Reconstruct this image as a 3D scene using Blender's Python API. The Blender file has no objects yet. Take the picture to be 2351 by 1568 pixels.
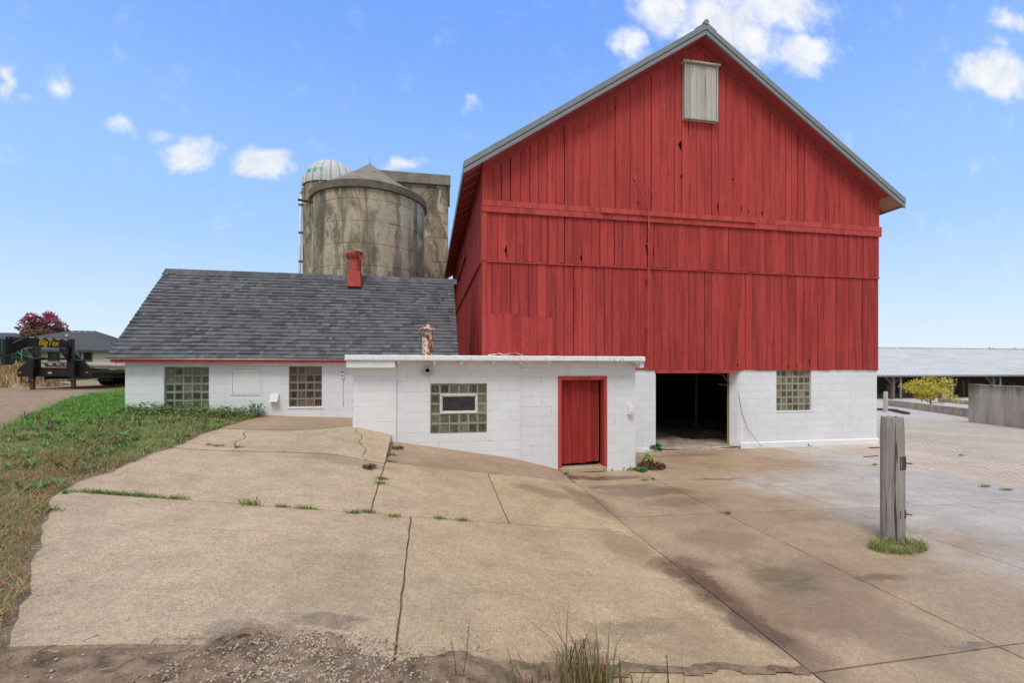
import bpy, math, random
import numpy as np
from mathutils import noise as mnoise, Vector
def fn(x, y=0., s=1., o=4):
    v = 0.; a = 1.; t = 0.
    for k in range(o): v += a*mnoise.noise(Vector((x*s*2**k+7.3*k, y*s*2**k+3.1, k*5.7))); t += a; a *= .6
    return v/t*1.6
random.seed(7); np.random.seed(7)
R = math.radians
col = bpy.context.scene.collection
# ------------------------------------------------------------------ camera geometry (metres; X along the barn front, Y into the scene)
TH = R(10.55); CT, ST = math.cos(TH), math.sin(TH)
E = 2.2                      # eye height
def ray(px, py):
    u = (px-1175)/1040.0; v = (850-py)/1040.0
    return u*CT+ST, CT-u*ST, v
def atY(px, py, Y):
    r = ray(px, py); k = Y/r[1]; return r[0]*k, Y, E+r[2]*k
def atD(px, py, d):
    r = ray(px, py); return r[0]*d, r[1]*d, E+r[2]*d
def cam2w(xc, zc): return xc*CT+zc*ST, -xc*ST+zc*CT
def clamp(v, a=0., b=1.): return max(a, min(b, v))
def sstep(v, a, b):
    t = clamp((v-a)/(b-a)); return t*t*(3-2*t)
Z9 = [(-60,1.5),(-14,1.42),(-9,1.35),(-6,1.25),(-3,1.07),(-1.42,1.0),(-.65,.80),(1.66,.40),(2.75,.10),(3.2,0.03),(400,0.03)]
def interp(tab, x):
    if x <= tab[0][0]: return tab[0][1]
    for (a, va), (b, vb) in zip(tab, tab[1:]):
        if x <= b: return va+(vb-va)*(x-a)/(b-a)
    return tab[-1][1]
Z5 = [(-60,1.5),(-14,1.4),(-8,1.15),(-4,.911),(2.75,0),(400,0)]
def T(X, Y):
    t = clamp((Y-5.8)/3.4)
    z = interp(Z5, X)*(1-t)+interp(Z9, X)*t
    z += .1*clamp((Y-9.2)/4)*clamp((2.5-X)/3)
    z -= .034*clamp(Y-13, 0, 34)*clamp((X-2.75)/8)
    return z
def gp(px, py):
    r = ray(px, py); d = 6.0
    for _ in range(120):
        z = T(r[0]*d, r[1]*d)
        d = .6*d+.4*clamp((z-E)/r[2] if r[2] < 0 else 99, .5, 120)
    return r[0]*d, r[1]*d
# ------------------------------------------------------------------ object helpers
OFF = {}
class MB:
    def __init__(s): s.v = []; s.f = []; s.c = []; s.col = (.5, .5, .5)
    def vert(s, p): s.v.append(tuple(p)); return len(s.v)-1
    def face(s, idx, c=None): s.f.append(tuple(idx)); s.c.append(c or s.col)
    def quad(s, a, b, c, d, cl=None):
        n = len(s.v); s.v += [tuple(a), tuple(b), tuple(c), tuple(d)]; s.face((n, n+1, n+2, n+3), cl)
    def tri(s, a, b, c, cl=None):
        n = len(s.v); s.v += [tuple(a), tuple(b), tuple(c)]; s.face((n, n+1, n+2), cl)
    def box(s, x0, x1, y0, y1, z0, z1, c=None):
        n = len(s.v)
        s.v += [(x0,y0,z0),(x1,y0,z0),(x1,y1,z0),(x0,y1,z0),(x0,y0,z1),(x1,y0,z1),(x1,y1,z1),(x0,y1,z1)]
        for f in ((0,3,2,1),(4,5,6,7),(0,1,5,4),(1,2,6,5),(2,3,7,6),(3,0,4,7)): s.face([n+i for i in f], c)
    def hexa(s, P, c=None):          # 8 points, bottom 4 (ccw from above) then top 4
        n = len(s.v); s.v += [tuple(p) for p in P]
        for f in ((0,3,2,1),(4,5,6,7),(0,1,5,4),(1,2,6,5),(2,3,7,6),(3,0,4,7)): s.face([n+i for i in f], c)
    def prism(s, pts, ax, a, b, c=None):   # polygon in the plane normal to axis ax, extruded from a to b
        n = len(s.v); k = len(pts)
        def mk(p, t):
            if ax == 'y': return (p[0], t, p[1])
            if ax == 'x': return (t, p[0], p[1])
            return (p[0], p[1], t)
        s.v += [mk(p, a) for p in pts]+[mk(p, b) for p in pts]
        s.face(range(n, n+k), c); s.face(list(range(n+2*k-1, n+k-1, -1)), c)
        for i in range(k):
            j = (i+1) % k; s.face((n+i, n+k+i, n+k+j, n+j), c)
    def tube(s, path, r, n=8, c=None, cap=True):
        rs = r if isinstance(r, (list, tuple)) else [r]*len(path)
        rings = []
        for i, p in enumerate(path):
            a = np.array(path[max(i-1, 0)], float); b = np.array(path[min(i+1, len(path)-1)], float)
            d = b-a; d /= (np.linalg.norm(d)+1e-9)
            up = np.array([0, 0, 1.]) if abs(d[2]) < .9 else np.array([1., 0, 0])
            x = np.cross(d, up); x /= np.linalg.norm(x); y = np.cross(x, d)
            base = len(s.v)
            for k in range(n):
                t = 2*math.pi*k/n; q = np.array(p, float)+rs[i]*(math.cos(t)*x+math.sin(t)*y); s.v.append(tuple(q))
            rings.append(base)
        for A, B in zip(rings, rings[1:]):
            for k in range(n):
                l = (k+1) % n; s.face((A+k, B+k, B+l, A+l), c)
        if cap:
            s.face([rings[0]+k for k in range(n)], c); s.face([rings[-1]+k for k in range(n-1, -1, -1)], c)
    def lathe(s, prof, cx, cy, n=32, c=None, a0=0, a1=2*math.pi, mod=None):
        rings = []; full = abs(a1-a0-2*math.pi) < 1e-6
        m = n if full else n+1
        for (r, z) in prof:
            base = len(s.v)
            for k in range(m):
                t = a0+(a1-a0)*k/n; rr = r*(mod(t) if mod else 1)
                s.v.append((cx+rr*math.cos(t), cy+rr*math.sin(t), z))
            rings.append(base)
        for A, B in zip(rings, rings[1:]):
            for k in range(n):
                l = (k+1) % m; s.face((A+k, A+l, B+l, B+k), c)
    def build(s, name, mat, parent=None, smooth=False, bevel=0, local=False, autos=None):
        v = s.v
        if parent is not None and not local:
            o = OFF.get(parent.name, (0, 0, 0)); v = [(p[0]-o[0], p[1]-o[1], p[2]-o[2]) for p in v]
        me = bpy.data.meshes.new(name); me.from_pydata(v, [], s.f); me.update()
        at = me.color_attributes.new('Col', 'FLOAT_COLOR', 'CORNER')
        arr = np.ones((len(me.loops), 4), np.float32); k = 0
        lens = np.array([len(f) for f in s.f]); cols = np.array([tuple(c)[:3] for c in s.c], np.float32).reshape(-1, 3)
        if len(lens): arr[:, :3] = np.repeat(cols, lens, axis=0)
        at.data.foreach_set('color', arr.ravel())
        if smooth: me.polygons.foreach_set('use_smooth', [True]*len(me.polygons))
        ob = bpy.data.objects.new(name, me); col.objects.link(ob)
        ms = mat if isinstance(mat, (list, tuple)) else [mat]
        for m in ms: me.materials.append(m)
        if parent is not None:
            ob.parent = parent; OFF[ob.name] = OFF.get(parent.name, (0, 0, 0))
        if bevel:
            b = ob.modifiers.new('bevel', 'BEVEL'); b.width = bevel; b.segments = 2; b.limit_method = 'ANGLE'; b.angle_limit = R(40)
        return ob
def build_each(mb, name, mat, parent=None, **k):
    """one object per connected piece"""
    par = list(range(len(mb.v)))
    def find(a):
        while par[a] != a: par[a] = par[par[a]]; a = par[a]
        return a
    for f in mb.f:
        r0 = find(f[0])
        for i in f[1:]: par[find(i)] = r0
    groups = {}
    for f, c in zip(mb.f, mb.c): groups.setdefault(find(f[0]), []).append((f, c))
    outs = []
    for g in groups.values():
        m = MB(); mp = {}
        for f, c in g:
            for i in f:
                if i not in mp: mp[i] = m.vert(mb.v[i])
            m.face([mp[i] for i in f], c)
        outs.append(m.build(name, mat, parent, **k))
    return outs
def tag(o, label=None, cat=None, group=None, kind=None):
    if label: o['label'] = label
    if cat: o['category'] = cat
    if group: o['group'] = group
    if kind: o['kind'] = kind
    return o
def empty(name, loc, rz=0.):
    o = bpy.data.objects.new(name, None); col.objects.link(o); o.location = loc; o.rotation_euler = (0, 0, rz)
    o.empty_display_size = .2; OFF[o.name] = tuple(loc); return o
def copy_tree(o, parent=None):
    c = o.copy(); col.objects.link(c); c.parent = parent
    for ch in [x for x in bpy.data.objects if x.parent == o]: copy_tree(ch, c)
    return c
def wall_holes(mb, a0, a1, z0, z1, f, b, holes, axis='y', c=None):
    """wall in plane axis=const: front f, back b, with rectangular holes (a0,a1,z0,z1)"""
    A = sorted({a0, a1, *[clamp(h[i], a0, a1) for h in holes for i in (0, 1)]})
    Z = sorted({z0, z1, *[clamp(h[i], z0, z1) for h in holes for i in (2, 3)]})
    def solid(i, j):
        if i < 0 or j < 0 or i >= len(A)-1 or j >= len(Z)-1: return False
        ca = (A[i]+A[i+1])/2; cz = (Z[j]+Z[j+1])/2
        return not any(h[0] < ca < h[1] and h[2] < cz < h[3] for h in holes)
    P = (lambda a, t, z: (a, t, z)) if axis == 'y' else (lambda a, t, z: (t, a, z))
    for i in range(len(A)-1):
        for j in range(len(Z)-1):
            if not solid(i, j): continue
            x0, x1, y0, y1 = A[i], A[i+1], Z[j], Z[j+1]
            mb.quad(P(x0,f,y0), P(x1,f,y0), P(x1,f,y1), P(x0,f,y1), c)
            mb.quad(P(x0,b,y0), P(x0,b,y1), P(x1,b,y1), P(x1,b,y0), c)
            if not solid(i-1, j): mb.quad(P(x0,f,y0), P(x0,f,y1), P(x0,b,y1), P(x0,b,y0), c)
            if not solid(i+1, j): mb.quad(P(x1,f,y0), P(x1,b,y0), P(x1,b,y1), P(x1,f,y1), c)
            if not solid(i, j-1): mb.quad(P(x0,f,y0), P(x0,b,y0), P(x1,b,y0), P(x1,f,y0), c)
            if not solid(i, j+1): mb.quad(P(x0,f,y1), P(x1,f,y1), P(x1,b,y1), P(x0,b,y1), c)
# ------------------------------------------------------------------ material helpers
class NB:
    def __init__(s, name):
        s.m = bpy.data.materials.new(name); s.m.use_nodes = True; s.t = s.m.node_tree; s.t.nodes.clear()
        s.out = s.t.nodes.new('ShaderNodeOutputMaterial')
    def n(s, typ, props=None, ins=None):
        nd = s.t.nodes.new(typ)
        for k, v in (props or {}).items(): setattr(nd, k, v)
        for k, v in (ins or {}).items(): s.put(nd.inputs[k], v)
        return nd
    def put(s, sock, v):
        if isinstance(v, bpy.types.NodeSocket): s.t.links.new(v, sock)
        else:
            if sock.type == 'RGBA' and isinstance(v, (tuple, list)) and len(v) == 3: v = (*v, 1)
            sock.default_value = v
    def pos(s): return s.n('ShaderNodeNewGeometry').outputs['Position']
    def obj(s): return s.n('ShaderNodeTexCoord').outputs['Object']
    def col(s): return s.n('ShaderNodeVertexColor', {'layer_name': 'Col'}).outputs['Color']
    def map(s, v, sc=(1, 1, 1), loc=(0, 0, 0), rot=(0, 0, 0)):
        return s.n('ShaderNodeMapping', None, {'Vector': v, 'Scale': sc, 'Location': loc, 'Rotation': rot}).outputs[0]
    def noise(s, v, sc, det=4, rough=.55, dist=0.):
        return s.n('ShaderNodeTexNoise', None, {'Vector': v, 'Scale': sc, 'Detail': det, 'Roughness': rough, 'Distortion': dist}).outputs['Fac']
    def vor(s, v, sc, feat='F1', out='Distance'):
        return s.n('ShaderNodeTexVoronoi', {'feature': feat}, {'Vector': v, 'Scale': sc}).outputs[out]
    def ma(s, op, a, b=0., c=None, cl=False):
        nd = s.n('ShaderNodeMath', {'operation': op, 'use_clamp': cl}); s.put(nd.inputs[0], a); s.put(nd.inputs[1], b)
        if c is not None: s.put(nd.inputs[2], c)
        return nd.outputs[0]
    def va(s, op, a, b):
        nd = s.n('ShaderNodeVectorMath', {'operation': op}); s.put(nd.inputs[0], a); s.put(nd.inputs[1], b); return nd.outputs[0]
    def rng(s, v, a, b, c=0., d=1., smooth=False):
        return s.n('ShaderNodeMapRange', {'interpolation_type': 'SMOOTHSTEP' if smooth else 'LINEAR', 'clamp': True},
                   {'Value': v, 'From Min': a, 'From Max': b, 'To Min': c, 'To Max': d}).outputs[0]
    def mix(s, f, a, b, mode='MIX'):
        nd = s.n('ShaderNodeMix', {'data_type': 'RGBA', 'blend_type': mode})
        s.put(nd.inputs[0], f); s.put(nd.inputs[6], a); s.put(nd.inputs[7], b); return nd.outputs[2]
    def sep(s, v):
        nd = s.n('ShaderNodeSeparateXYZ', None, {0: v}); return nd.outputs
    def comb(s, x, y, z): return s.n('ShaderNodeCombineXYZ', None, {0: x, 1: y, 2: z}).outputs[0]
    def bump(s, h, st=.5, dist=.01, normal=None):
        i = {'Height': h, 'Strength': st, 'Distance': dist}
        if normal is not None: i['Normal'] = normal
        return s.n('ShaderNodeBump', None, i).outputs[0]
    def fin(s, color, rough=.8, normal=None, metal=0., spec=.3, **kw):
        p = s.n('ShaderNodeBsdfPrincipled', None, {'Base Color': color, 'Roughness': rough, 'Metallic': metal, 'Specular IOR Level': spec})
        for k, v in kw.items(): s.put(p.inputs[k.replace('_', ' ')], v)
        if normal is not None: s.put(p.inputs['Normal'], normal)
        s.t.links.new(p.outputs[0], s.out.inputs[0]); return s.m
M = {}
def plain(name, c, rough=.7, metal=0., var=.18, sc=6., spec=.3, bump=.15):
    b = NB(name); v = b.obj(); n = b.noise(v, sc, 6); n2 = b.noise(v, sc*9, 4)
    f = b.ma('ADD', b.rng(n, .3, .7, 1-var, 1+var), b.rng(n2, .3, .7, -var*.4, var*.4))
    cc = b.mix(1., (*c, 1), b.comb(f, f, f), 'MULTIPLY')
    M[name] = b.fin(cc, b.rng(n, .3, .7, rough-.08, rough+.08), b.bump(n2, bump, .01), metal, spec); return M[name]
def m_red(name, axis='z', base=(.455, .060, .053)):
    b = NB(name); p = b.pos(); c = b.col(); cs = b.sep(b.va('MULTIPLY', c, (1, 1, 1)))
    q = b.va('ADD', p, b.va('MULTIPLY', c, (37., 53., 71.)))
    g = b.noise(b.map(q, (22, 22, .9)), 1., 6, .6, .6)          # grain
    w = b.noise(b.map(q, (5, 5, .45)), 1., 4, .5, .3)           # broad weathering streaks along the board
    fine = b.noise(b.map(q, (90, 90, 3)), 1., 3)
    kn = b.vor(b.map(q, (6.5, 6.5, 1.6)), 1.); kmask = b.rng(kn, .06, .16, 1, 0, True)
    dark = b.mix(b.rng(w, .44, .68, 0, .62, True), (*base, 1), (base[0]*.56, base[1]*.50, base[2]*.54, 1))
    dark = b.mix(b.rng(g, .52, .70, 0, .6), dark, (base[0]*.42, base[1]*.5, base[2]*.6, 1))
    dark = b.mix(b.ma('MULTIPLY', kmask, .55), dark, (base[0]*.35, base[1]*.4, base[2]*.5, 1))
    chip = b.rng(b.noise(b.map(q, (16, 16, 4)), 1., 8, .8), .735, .76, 0, .7)
    dark = b.mix(chip, dark, (.55, .38, .34, 1))
    bl = b.noise(b.map(p, (1.4, 1.4, .8)), 1., 5, .65); dark = b.mix(b.rng(bl, .5, .72, 0, .30), dark, (base[0]*.62, base[1]*.6, base[2]*.62, 1))
    md = b.noise(b.map(q, (9, 9, 2.6)), 1., 5, .7); dark = b.mix(b.rng(md, .55, .72, 0, .5), dark, (base[0]*.52, base[1]*.5, base[2]*.55, 1)); dark = b.mix(b.rng(md, .40, .28, 0, .5), dark, (base[0]*1.12, base[1]*1.7, base[2]*1.7, 1))
    f = b.rng(cs[0], 0, 1, .84, 1.17)
    cc = b.mix(1., dark, b.comb(f, f, f), 'MULTIPLY')
    h = b.ma('ADD', b.ma('MULTIPLY', g, .6), b.ma('ADD', b.ma('MULTIPLY', fine, .3), b.ma('MULTIPLY', kmask, .4)))
    M[name] = b.fin(cc, .78, b.bump(h, .5, .006), 0, .2); return M[name]
def m_block(name, off_z=0., off_x=0., halo=None, base=(.80, .80, .81), course=.2032, length=.4064, vj=1., crack=1.):
    b = NB(name); p = b.pos(); s = b.sep(p)
    wob = b.ma('MULTIPLY', b.ma('SUBTRACT', b.noise(p, 3., 3), .5), .012)
    v = b.comb(b.ma('ADD', b.ma('ADD', s[0], s[1]), b.ma('ADD', wob, off_x)), b.ma('ADD', s[2], b.ma('ADD', wob, off_z)), 0.)
    br = b.n('ShaderNodeTexBrick', {'offset': .5, 'offset_frequency': 2}, {'Vector': v, 'Scale': 1., 'Mortar Size': .0045, 'Mortar Smooth': .35, 'Bias': 0.,
             'Brick Width': length, 'Row Height': course, 'Color1': (.45, .45, .45, 1), 'Color2': (.55, .55, .55, 1), 'Mortar': (0, 0, 0, 1)})
    mort = br.outputs['Fac']
    patch = b.rng(b.noise(p, 1.3, 4), .35, .62, .25, 1)           # joints fill with paint in places
    rough = b.noise(p, 55., 6, .65); mid = b.noise(p, 9., 5)
    lump = b.noise(b.map(p, (1, 1, 4)), 5., 5, .6)
    crk = b.ma('MULTIPLY', mort, b.rng(b.noise(p, 7., 5, .7), .60-.03*crack, .67, 0, 1))
    tone = b.rng(b.sep(br.outputs['Color'])[0], .44, .56, .96, 1.01)
    blotch = b.rng(b.noise(p, .9, 6, .6), .3, .7, .93, 1.03)
    cc = b.mix(1., (base[0]*.97, base[1]*1.0, base[2]*1.03, 1), b.comb(*[b.ma('MULTIPLY', tone, blotch)]*3), 'MULTIPLY')
    cc = b.mix(b.ma('MULTIPLY', b.ma('MULTIPLY', mort, patch), .40), cc, (.42, .42, .42, 1))
    cc = b.mix(b.ma('MULTIPLY', crk, .85), cc, (.10, .095, .09, 1))
    spl = b.rng(b.ma('SUBTRACT', b.ma('ADD', b.noise(p, 14., 6, .7), b.rng(s[2], -.05, .40, .24, 0)), 0.), .70, .78, 0, .35)
    cc = b.mix(spl, cc, (.36, .31, .26, 1))
    if halo:
        dd = b.n('ShaderNodeVectorMath', {'operation': 'DISTANCE'}, {0: p, 1: halo}).outputs['Value']
        dd = b.ma('ADD', dd, b.ma('MULTIPLY', b.ma('SUBTRACT', b.noise(p, 26., 6, .8), .5), .22))
        cc = b.mix(b.rng(dd, .03, .17, .8, 0), cc, (.27, .235, .19, 1))
    drip = b.rng(b.noise(b.map(p, (7, 7, .5)), 1., 5, .65), .56, .70, 0, .16); cc = b.mix(drip, cc, (.46, .44, .41, 1))
    h = b.ma('SUBTRACT', b.ma('ADD', b.ma('MULTIPLY', rough, .22), b.ma('MULTIPLY', mid, .35)), b.ma('MULTIPLY', b.ma('MULTIPLY', mort, patch), 1.0))
    M[name] = b.fin(cc, .62, b.bump(b.ma('ADD', h, b.ma('MULTIPLY', lump, .2)), .42, .012), 0, .3); return M[name]
def blobmask(b, p, blobs):
    """soft stains: (x, y, rx, ry, angle, strength)"""
    nz = b.n('ShaderNodeTexNoise', None, {'Vector': p, 'Scale': 1.6, 'Detail': 5., 'Roughness': .6}).outputs['Color']
    q = b.va('ADD', p, b.va('MULTIPLY', b.va('SUBTRACT', nz, (.5, .5, .5)), (.55, .55, 0)))
    nz2 = b.n('ShaderNodeTexNoise', None, {'Vector': p, 'Scale': 9., 'Detail': 6., 'Roughness': .7}).outputs['Color']
    q = b.va('ADD', q, b.va('MULTIPLY', b.va('SUBTRACT', nz2, (.5, .5, .5)), (.28, .28, 0)))
    res = None
    for (x, y, rx, ry, an, st) in blobs:
        l = b.n('ShaderNodeMapping', {'vector_type': 'TEXTURE'}, {'Vector': q, 'Location': (x, y, 0), 'Rotation': (0, 0, an), 'Scale': (rx, ry, 1e6)}).outputs[0]
        d = b.n('ShaderNodeVectorMath', {'operation': 'LENGTH'}, {0: l}).outputs['Value']
        m = b.rng(d, .5, 1.1, st, 0, True)
        res = m if res is None else b.ma('MAXIMUM', res, m)
    return res
def m_conc(name, tan, grey, brown_bl, dark_bl, green_bl, groove=False, xg=(5., 9.), agg=1., gloss=0.):
    b = NB(name); p = b.pos(); s = b.sep(p)
    big = b.noise(p, .55, 5, .6); mid = b.noise(p, 3., 6, .65)
    base = b.mix(b.rng(b.ma('ADD', b.ma('SUBTRACT', s[0], b.rng(s[1], 8.0, 9.6, 0, 3.2)), b.ma('MULTIPLY', b.ma('SUBTRACT', big, .5), 5.)), xg[0], xg[1], 0, 1, True), (*tan, 1), (*grey, 1))
    f = b.ma('MULTIPLY', b.rng(big, .3, .7, .86, 1.12), b.rng(mid, .3, .7, .86, 1.12)); m3 = b.noise(p, 17., 6, .75); f = b.ma('MULTIPLY', f, b.rng(m3, .32, .68, .86, 1.12))
    base = b.mix(1., base, b.comb(f, f, f), 'MULTIPLY')
    # fine exposed aggregate
    v1 = b.n('ShaderNodeTexVoronoi', None, {'Vector': p, 'Scale': 125.}); g1 = b.sep(v1.outputs['Color'])[0]
    v2 = b.n('ShaderNodeTexVoronoi', None, {'Vector': b.map(p, (1, 1, 1), (3, 5, 0)), 'Scale': 42.}); g2 = b.sep(v2.outputs['Color'])[0]
    f1 = b.rng(g1, 0, 1, 1-.27*agg, 1+.27*agg)
    base = b.mix(1., base, b.comb(f1, f1, f1), 'MULTIPLY')
    lightp = b.ma('MULTIPLY', b.rng(g2, .84, .88, 0, .6*agg), b.rng(v2.outputs['Distance'], .25, .4, 1, 0))
    base = b.mix(lightp, base, (.62, .55, .47, 1))
    darkp = b.ma('MULTIPLY', b.rng(g2, .14, .10, 0, .8*agg), b.rng(v2.outputs['Distance'], .18, .32, 1, 0))
    base = b.mix(darkp, base, (.10, .09, .085, 1))
    v3 = b.n('ShaderNodeTexVoronoi', None, {'Vector': b.map(p, (1, 1.6, 1), (1, 9, 0)), 'Scale': 5.}); g3 = b.sep(v3.outputs['Color'])[0]
    spot = b.ma('MULTIPLY', b.rng(g3, .72, .74, 0, .8), b.rng(v3.outputs['Distance'], .035, .06, 1, 0))
    base = b.mix(spot, base, (.05, .045, .045, 1))
    pt = b.noise(b.map(p, (1, 1, 1), (11, 4, 0)), .9, 7, .68); base = b.mix(b.rng(pt, .54, .66, 0, .34, True), base, (tan[0]*.62, tan[1]*.58, tan[2]*.53, 1)); base = b.mix(b.rng(pt, .42, .32, 0, .30), base, (min(1, tan[0]*1.2), tan[1]*1.22, tan[2]*1.25, 1))
    # streaky wear
    st = b.noise(b.map(p, (1.2, 7, 1), (0, 0, 0), (0, 0, .5)), 1., 5, .6)
    base = b.mix(b.rng(st, .55, .75, 0, .28), base, (.22, .17, .125, 1))
    rg = b.rng(mid, .3, .7, .72-gloss, .86-gloss)
    if brown_bl:
        m = blobmask(b, p, brown_bl); m = b.ma('MULTIPLY', m, b.rng(b.noise(p, 6., 6, .7), .3, .55, .6, 1))
        base = b.mix(m, base, (.12, .070, .046, 1)); rg = b.ma('SUBTRACT', rg, b.ma('MULTIPLY', m, .38))
    if green_bl:
        m = blobmask(b, p, green_bl); m = b.ma('MULTIPLY', m, b.rng(b.noise(b.map(p, (3, 9, 1)), 1.4, 6, .7), .35, .65, .3, 1))
        base = b.mix(m, base, (.125, .115, .075, 1))
    if dark_bl:
        m = blobmask(b, p, dark_bl); m = b.ma('MULTIPLY', m, b.rng(b.noise(p, 8., 6, .7), .3, .6, .5, 1))
        base = b.mix(m, base, (.085, .068, .060, 1)); rg = b.ma('SUBTRACT', rg, b.ma('MULTIPLY', m, .2))
    h = b.ma('ADD', b.ma('MULTIPLY', g1, .35*agg), b.ma('MULTIPLY', mid, .6))
    if groove:
        q = b.ma('ADD', b.ma('MULTIPLY', s[0], .742), b.ma('MULTIPLY', s[1], -.67))
        q = b.ma('ADD', q, b.ma('MULTIPLY', b.ma('SUBTRACT', b.noise(p, .5, 2), .5), .25))
        fr = b.ma('ABSOLUTE', b.ma('SUBTRACT', b.ma('FRACT', b.ma('MULTIPLY', q, 1/.135)), .5))
        gm = b.rng(fr, .035, .085, 1, 0); lim = b.ma('ADD', s[0], b.ma('MULTIPLY', b.ma('SUBTRACT', b.noise(p, 1.3, 4), .5), 1.2)); sw = b.rng(s[1], 8.75, 8.85, 11.0, 12.4); gm = b.ma('MULTIPLY', gm, b.rng(b.ma('SUBTRACT', lim, b.ma('ADD', sw, b.rng(s[1], 9, 12, 0, 1.4))), 0, .25, 0, 1))
        gm = b.ma('MULTIPLY', gm, b.rng(b.noise(p, 1.1, 4), .36, .55, .15, 1))
        wet = b.rng(b.ma('ADD', s[1], b.ma('MULTIPLY', b.noise(p, .7, 3), 1.)), 17, 20, 0, 1)
        gm = b.ma('MULTIPLY', gm, b.rng(s[1], 12, 20, 1, .12))
        base = b.mix(b.ma('MULTIPLY', gm, .62), base, (.10, .075, .06, 1))
        base = b.mix(b.ma('MULTIPLY', wet, .5), base, (.55, .54, .54, 1))
        h = b.ma('SUBTRACT', h, b.ma('MULTIPLY', gm, 1.2))
    M[name] = b.fin(base, rg, b.bump(h, .35, .008), 0, .25); return M[name]
def m_silo(name, z0, lift, base=(.49, .415, .31), streaks=()):
    b = NB(name); p = b.pos(); s = b.sep(p)
    big = b.noise(b.map(p, (1.1, 1.1, .5)), 1., 8, .68, .8); str_ = b.noise(b.map(p, (2.2, 2.2, .12)), 1., 5, .6, .2); sp = b.noise(p, 9., 6, .7)
    c = b.mix(b.rng(big, .42, .56, 0, 1, True), (base[0]*.48, base[1]*.47, base[2]*.43, 1), (*base, 1))
    c = b.mix(b.rng(b.noise(b.map(p, (2, 2, .7), (7, 3, 1)), 1., 8, .75, .6), .53, .6, 0, .75), c, (.60, .54, .44, 1))
    c = b.mix(b.rng(str_, .54, .66, 0, .72, True), c, (.125, .11, .085, 1))
    c = b.mix(b.rng(b.noise(b.map(p, (3, 3, .6), (2, 9, 1)), 1., 6, .7), .60, .70, 0, .45), c, (.55, .51, .42, 1))
    for (x0, w0, w1, z1) in streaks:      # run-off streaks: centre x, half widths top / bottom, top z
        ww = b.rng(s[2], z1, 3., w0, w1); xx = b.ma('ADD', s[0], b.ma('MULTIPLY', b.ma('SUBTRACT', b.noise(b.map(p, (1, 1, .6)), 1.6, 5, .65), .5), .9))
        sm = b.ma('MULTIPLY', b.rng(b.ma('DIVIDE', b.ma('ABSOLUTE', b.ma('SUBTRACT', xx, x0)), ww), .7, 1.2, .55, 0, True), b.rng(s[2], z1, z1+.25, 1, 0))
        c = b.mix(sm, c, (.145, .125, .095, 1))
    f = b.rng(sp, .3, .7, .80, 1.16); c = b.mix(1., c, b.comb(f, f, f), 'MULTIPLY')
    zz = b.ma('ADD', s[2], b.ma('MULTIPLY', b.ma('SUBTRACT', b.noise(p, 2., 4), .5), .06))
    fr = b.ma('ABSOLUTE', b.ma('SUBTRACT', b.ma('FRACT', b.ma('MULTIPLY', b.ma('SUBTRACT', zz, z0), 1/lift)), .5))
    seam = b.ma('MULTIPLY', b.rng(fr, .485, .494, 0, 1), b.rng(b.noise(p, 3., 4), .35, .55, .2, 1))
    c = b.mix(b.ma('MULTIPLY', seam, .85), c, (.05, .045, .035, 1))
    h = b.ma('SUBTRACT', b.ma('ADD', b.ma('MULTIPLY', sp, .7), b.ma('MULTIPLY', big, .6)), seam)
    M[name] = b.fin(c, .92, b.bump(h, .5, .02), 0, .15); return M[name]
def m_attr(name, rough=.7, mult=1., transl=0., noise=.2, sc=40., spec=.2):
    b = NB(name); c = b.col(); n = b.noise(b.obj(), sc, 3); f = b.rng(n, .3, .7, (1-noise)*mult, (1+noise)*mult)
    cc = b.mix(1., c, b.comb(f, f, f), 'MULTIPLY')
    p = b.n('ShaderNodeBsdfPrincipled', None, {'Base Color': cc, 'Roughness': rough, 'Specular IOR Level': spec})
    if transl:
        t = b.n('ShaderNodeBsdfTranslucent', None, {'Color': cc}); mx = b.n('ShaderNodeMixShader', None, {0: transl})
        b.t.links.new(p.outputs[0], mx.inputs[1]); b.t.links.new(t.outputs[0], mx.inputs[2]); b.t.links.new(mx.outputs[0], b.out.inputs[0])
    else: b.t.links.new(p.outputs[0], b.out.inputs[0])
    M[name] = b.m; return b.m
# ------------------------------------------------------------------ scene, camera, light
sc = bpy.context.scene
cam = bpy.data.objects.new('camera', bpy.data.cameras.new('camera')); col.objects.link(cam); sc.camera = cam
cam.location = (0, 0, E); cam.rotation_euler = (R(90), 0, -TH)
cam.data.sensor_width = 36; cam.data.lens = 1040/2350*36; cam.data.shift_y = 66/2350; cam.data.clip_start = .05; cam.data.clip_end = 3000
SUN_EL, SUN_AZ = R(60), R(205)           # azimuth clockwise from +Y : the light comes from behind the photographer, a little left
wd = bpy.data.worlds.new('World'); sc.world = wd; wd.use_nodes = True; nt = wd.node_tree; nt.nodes.clear()
class WB(NB):
    def __init__(s, t): s.t = t
w = WB(nt)
wout = nt.nodes.new('ShaderNodeOutputWorld'); bg = nt.nodes.new('ShaderNodeBackground'); nt.links.new(bg.outputs[0], wout.inputs[0])
sky = w.n('ShaderNodeTexSky', {'sky_type': 'NISHITA', 'sun_disc': False, 'sun_elevation': SUN_EL, 'sun_rotation': SUN_AZ, 'altitude': 200., 'air_density': 1.0, 'dust_density': .6, 'ozone_density': 2.5})
gen = w.n('ShaderNodeTexCoord').outputs['Generated']; gs = w.sep(gen)
yy = w.ma('MAXIMUM', gs[1], .02); ca = w.ma('DIVIDE', gs[0], yy); cb = w.ma('DIVIDE', gs[2], yy)
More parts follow.
